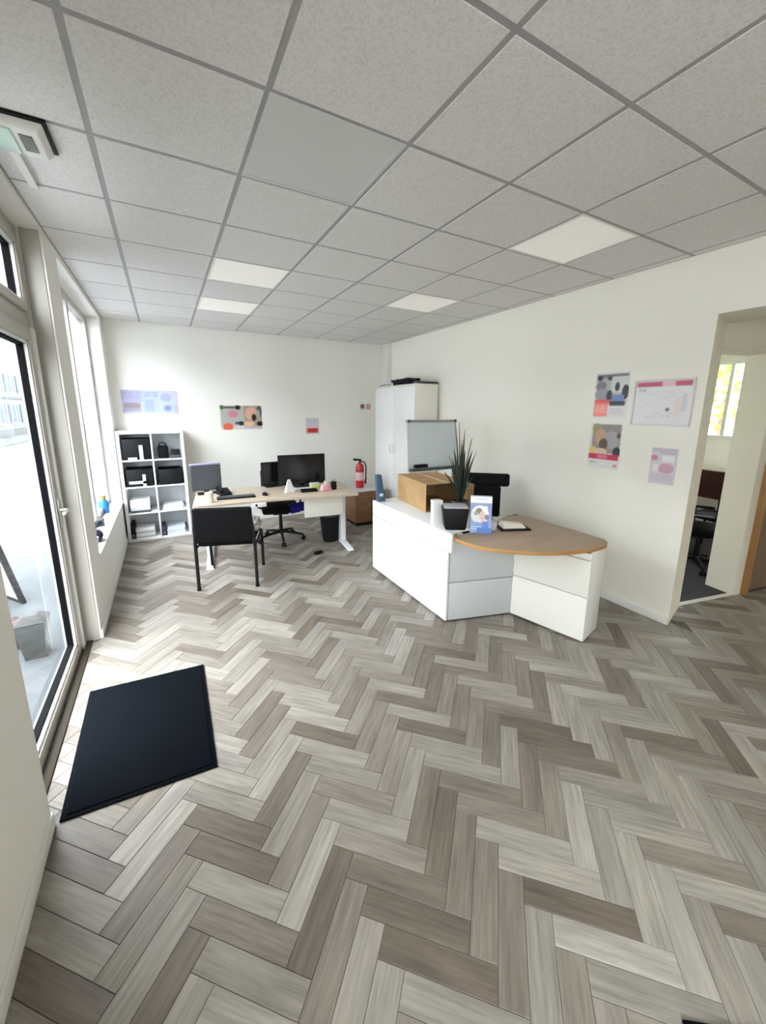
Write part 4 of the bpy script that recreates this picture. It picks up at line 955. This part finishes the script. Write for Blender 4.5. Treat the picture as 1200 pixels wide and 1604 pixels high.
MB().prism([(1.937, 2.405), (1.937, 3.70), (2.62, 3.70), (2.62, 2.66), (2.30, 2.405)], .765, .789, bev=.003).build('desktop', WHITE, rd)
wt = [(1.945, 2.38)]
ctrl = [(1.945, 2.38), (1.955, 2.20), (2.02, 2.04), (2.15, 1.90), (2.32, 1.78), (2.50, 1.705), (2.68, 1.665), (2.84, 1.66), (2.93, 1.69), (2.985, 1.755)]
poly = []
for i in range(len(ctrl)-1):
    p0 = Vector(ctrl[max(i-1, 0)]); p1 = Vector(ctrl[i]); p2 = Vector(ctrl[i+1]); p3 = Vector(ctrl[min(i+2, len(ctrl)-1)])
    for s_ in range(4):
        u = s_/4; poly.append(tuple(.5*((2*p1)+(p2-p0)*u+(2*p0-5*p1+4*p2-p3)*u*u+(3*p1-p0-3*p2+p3)*u**3)))
poly += [ctrl[-1], (2.995, 2.10), (2.99, 2.50), (2.95, 2.60), (2.86, 2.65), (2.30, 2.40)]
m = MB(); t_ = bmesh.new(); lo = [t_.verts.new((*p_, .7245)) for p_ in poly]; hi = [t_.verts.new((*p_, .755)) for p_ in poly]
m2 = MB(); m2.prism(poly, .7245, .755, bev=.003); t_.free()
for f_ in m2.bm.faces:
    f_.normal_update()
    f_.material_index = 0 if f_.normal.z > .8 else 1
m2.build('worktop', [OAK, OAKEDGE], rd)

# ---- things on the reception desk
t = thing('cardboard_box', 'brown cardboard box lying open-ended on the white reception desk', 'box', (2.125, 3.0, .789), math.radians(-7))
BXW, BXD, BXH = .47, .66, .275
MB().hexa([(0, 0, 0), (.006, 0, 0), (.006, BXD, 0), (0, BXD, 0)], [(.0, 0, BXH), (.006, 0, BXH), (.006, BXD, BXH), (0, BXD, BXH)]).build('front_wall', CARD, t)
MB().box(BXW-.006, BXW, 0, BXD, 0, BXH).build('back_wall', CARD, t)
MB().box(.006, BXW-.006, 0, BXD, 0, .006).build('base', CARDD, t)
MB().box(.006, BXW-.006, 0, BXD, BXH-.006, BXH).build('top_wall', CARD, t)
MB().box(.006, BXW-.006, BXD-.006, BXD, .006, BXH-.006).build('end_wall', CARDD, t)
MB().hexa([(.008, .0, .004), (BXW-.008, .0, .004), (BXW-.008, .12, .010), (.008, .12, .010)], [(.008, .0, .007), (BXW-.008, .0, .007), (BXW-.008, .12, .014), (.008, .12, .014)]).build('flap', CARDD, t)
MB().hexa([(BXW, -.10, .005), (BXW+.004, -.10, .005), (BXW+.004, 0, .005), (BXW, 0, .005)], [(BXW, -.10, BXH-.01), (BXW+.004, -.10, BXH-.01), (BXW+.004, 0, BXH-.01), (BXW, 0, BXH-.01)]).build('flap', CARDD, t)
MB().box(BXW/2-.026, BXW/2+.026, .0, BXD+.0015, BXH, BXH+.0012).build('tape', mat('packing_tape', (.50, .37, .20), .35), t)
t = thing('binder', 'dark blue binder standing at the far end of the reception desk', 'binder', (1.965, 3.625, .789), math.radians(-4))
MB().hexa([(-.03, -.035, 0), (.05, -.035, 0), (.05, .03, 0), (-.03, .03, 0)], [(-.05, -.02, .29), (.01, -.02, .29), (.01, .04, .29), (-.05, .04, .29)], bev=.004).build('cover', TEAL, t)
MB().box(-.02, .02, -.037, -.033, .06, .09).build('spine_label', PAPERB, t)
t = thing('card_box', 'slim white box beside the black organiser cube', 'box', (1.975, 2.635, .789), math.radians(-14))
MB().box(-.035, .05, -.03, .035, 0, .21, bev=.004).build('body', WHITE, t); MB().box(-.037, .052, -.032, .037, .19, .213, bev=.003).build('lid', WHITE, t)
t = thing('organiser_cube', 'black rounded cube with a lavender-grey lid at the desk corner', 'box', (2.045, 2.465, .789), math.radians(-32))
MB().hexa([(-.085, -.075, 0), (.085, -.075, 0), (.085, .085, 0), (-.085, .085, 0)], [(-.108, -.085, .185), (.108, -.085, .185), (.108, .095, .185), (-.108, .095, .185)], bev=.016).build('body', BLACK, t)
MB().box(-.098, .098, -.075, .085, .183, .194, bev=.003).build('lid', LAVG, t)
# leaflet display
t = thing('leaflet_display', 'blue and white leaflet display standing on the oak top', 'display', (2.215, 2.335, .755), math.radians(-38))
FW, FH, FD = .175, .30, .10
MB().hexa([(-FW/2, .0, 0), (FW/2, .0, 0), (FW/2, FD, 0), (-FW/2, FD, 0)], [(-FW/2, .055, FH), (FW/2, .055, FH), (FW/2, FD-.005, FH), (-FW/2, FD-.005, FH)], bev=.002).build('stand', mat('pale_blue_card', (.50, .57, .72), .5), t)
pJ = painter((120, 146, 206), [('r', 0, 0, 1, .17, (244, 244, 248)), ('r', 0, .17, 1, .24, (124, 136, 190)), ('e', .45, .50, .42, .26, (236, 238, 244)), ('r', .5, .26, .8, .4, (244, 244, 248)), ('e', .40, .40, .16, .09, (118, 98, 84)), ('e', .26, .46, .10, .06, (140, 146, 130)),
    ('e', .56, .52, .16, .12, (226, 190, 182)), ('e', .78, .56, .10, .08, (90, 92, 128)), ('r', 0, .70, 1, 1, (112, 150, 224)), ('r', .58, .68, .86, 1, (36, 104, 200)), ('e', .60, .64, .09, .05, (232, 168, 178)), ('l', .06, .82, .5, .94, (190, 208, 240), 2), ('l', .2, .05, .8, .12, (196, 200, 212), 1)])
sheet('printed_front', FW-.004, math.hypot(FH, .055)-.004, 48, 84, pJ, PRINTG, t, loc=(-FW/2+.002, -.0025, .002), rot=(-math.atan2(.055, FH), 0, 0), thick=.0015)
MB().hexa([(-.035, -.006, .0), (.09, -.006, 0), (.09, -.002, 0), (-.035, -.002, 0)], [(-.03, .002, .045), (.088, .002, .045), (.088, .005, .045), (-.03, .005, .045)]).build('pocket', mat('pocket_blue', (.10, .22, .60), .5), t)
t = thing('memo_tray', 'black tray holding a white memo pad on the oak top', 'tray', (2.56, 2.31, .755), math.radians(-24))
MB().box(-.13, .13, -.085, .085, 0, .014, bev=.004).build('tray', BLACK, t)
MB().hexa([(-.105, -.06, .014), (.10, -.06, .014), (.10, .07, .014), (-.105, .07, .014)], [(-.09, -.02, .06), (.075, -.03, .045), (.09, .065, .035), (-.095, .065, .055)], bev=.003).build('memo_pad', mat('ivory_paper', (.82, .76, .66), .7), t)
t = thing('glass_tumbler', 'small grey tumbler between the leaflet display and the memo tray', 'tumbler', (2.38, 2.36, .755))
MB().lathe([(.026, 0), (.03, .004), (.034, .075), (.031, .075), (.027, .008)], 18).build('body', LGREY, t); MB().lathe([(.001, .05), (.0295, .05), (.0295, .053), (.001, .053)], 16).build('content', GREY, t)
t = thing('wooden_block', 'orange-brown wooden card holder behind the leaflet display', 'card holder', (2.50, 2.545, .755), math.radians(-30))
MB().box(-.05, .05, -.03, .03, 0, .035, bev=.005).build('block', ORANGEW, t); MB().box(-.04, .04, -.004, .004, .034, .06).build('cards', BROWNW, t)

# ---- things in the small office beyond the hall
t = thing('office_table', 'pale table under the window of the small office', 'table', (6.75, 2.30, 0))
MB().box(-.40, .45, -.55, .75, .80, .83, bev=.004).build('tabletop', WHITE, t)
for x in (-.35, .40):
    for y in (-.5, .7): MB().cyl((x, y, .004), (x, y, .80), .02).build('leg', GREY, t)
BRS = mat('dark_red_fabric', (.055, .012, .01), .8)
t = thing('side_chair', 'dark red-brown chair in the small office beyond the opening', 'chair', (5.95, 2.16, .004), math.radians(80))
for sx in (-.2, .2):
    for sy in (-.2, .2): MB().tube([(sx, sy, 0), (sx, sy, .44)], .014).build('leg', BLKMET, t)
MB().box(-.22, .22, -.22, .22, .44, .50, bev=.02).build('seat', SOFTBLK, t)
MB().box(-.22, .22, .20, .24, .72, 1.06, bev=.018).build('backrest', BRS, t)
for sx in (-.17, .17): MB().tube([(sx, .21, .46), (sx, .22, .76)], .012).build('back_post', BLKMET, t)
swivel('black swivel chair in the dark small office beyond the opening', (5.20, 1.98, .004), math.radians(200), False)
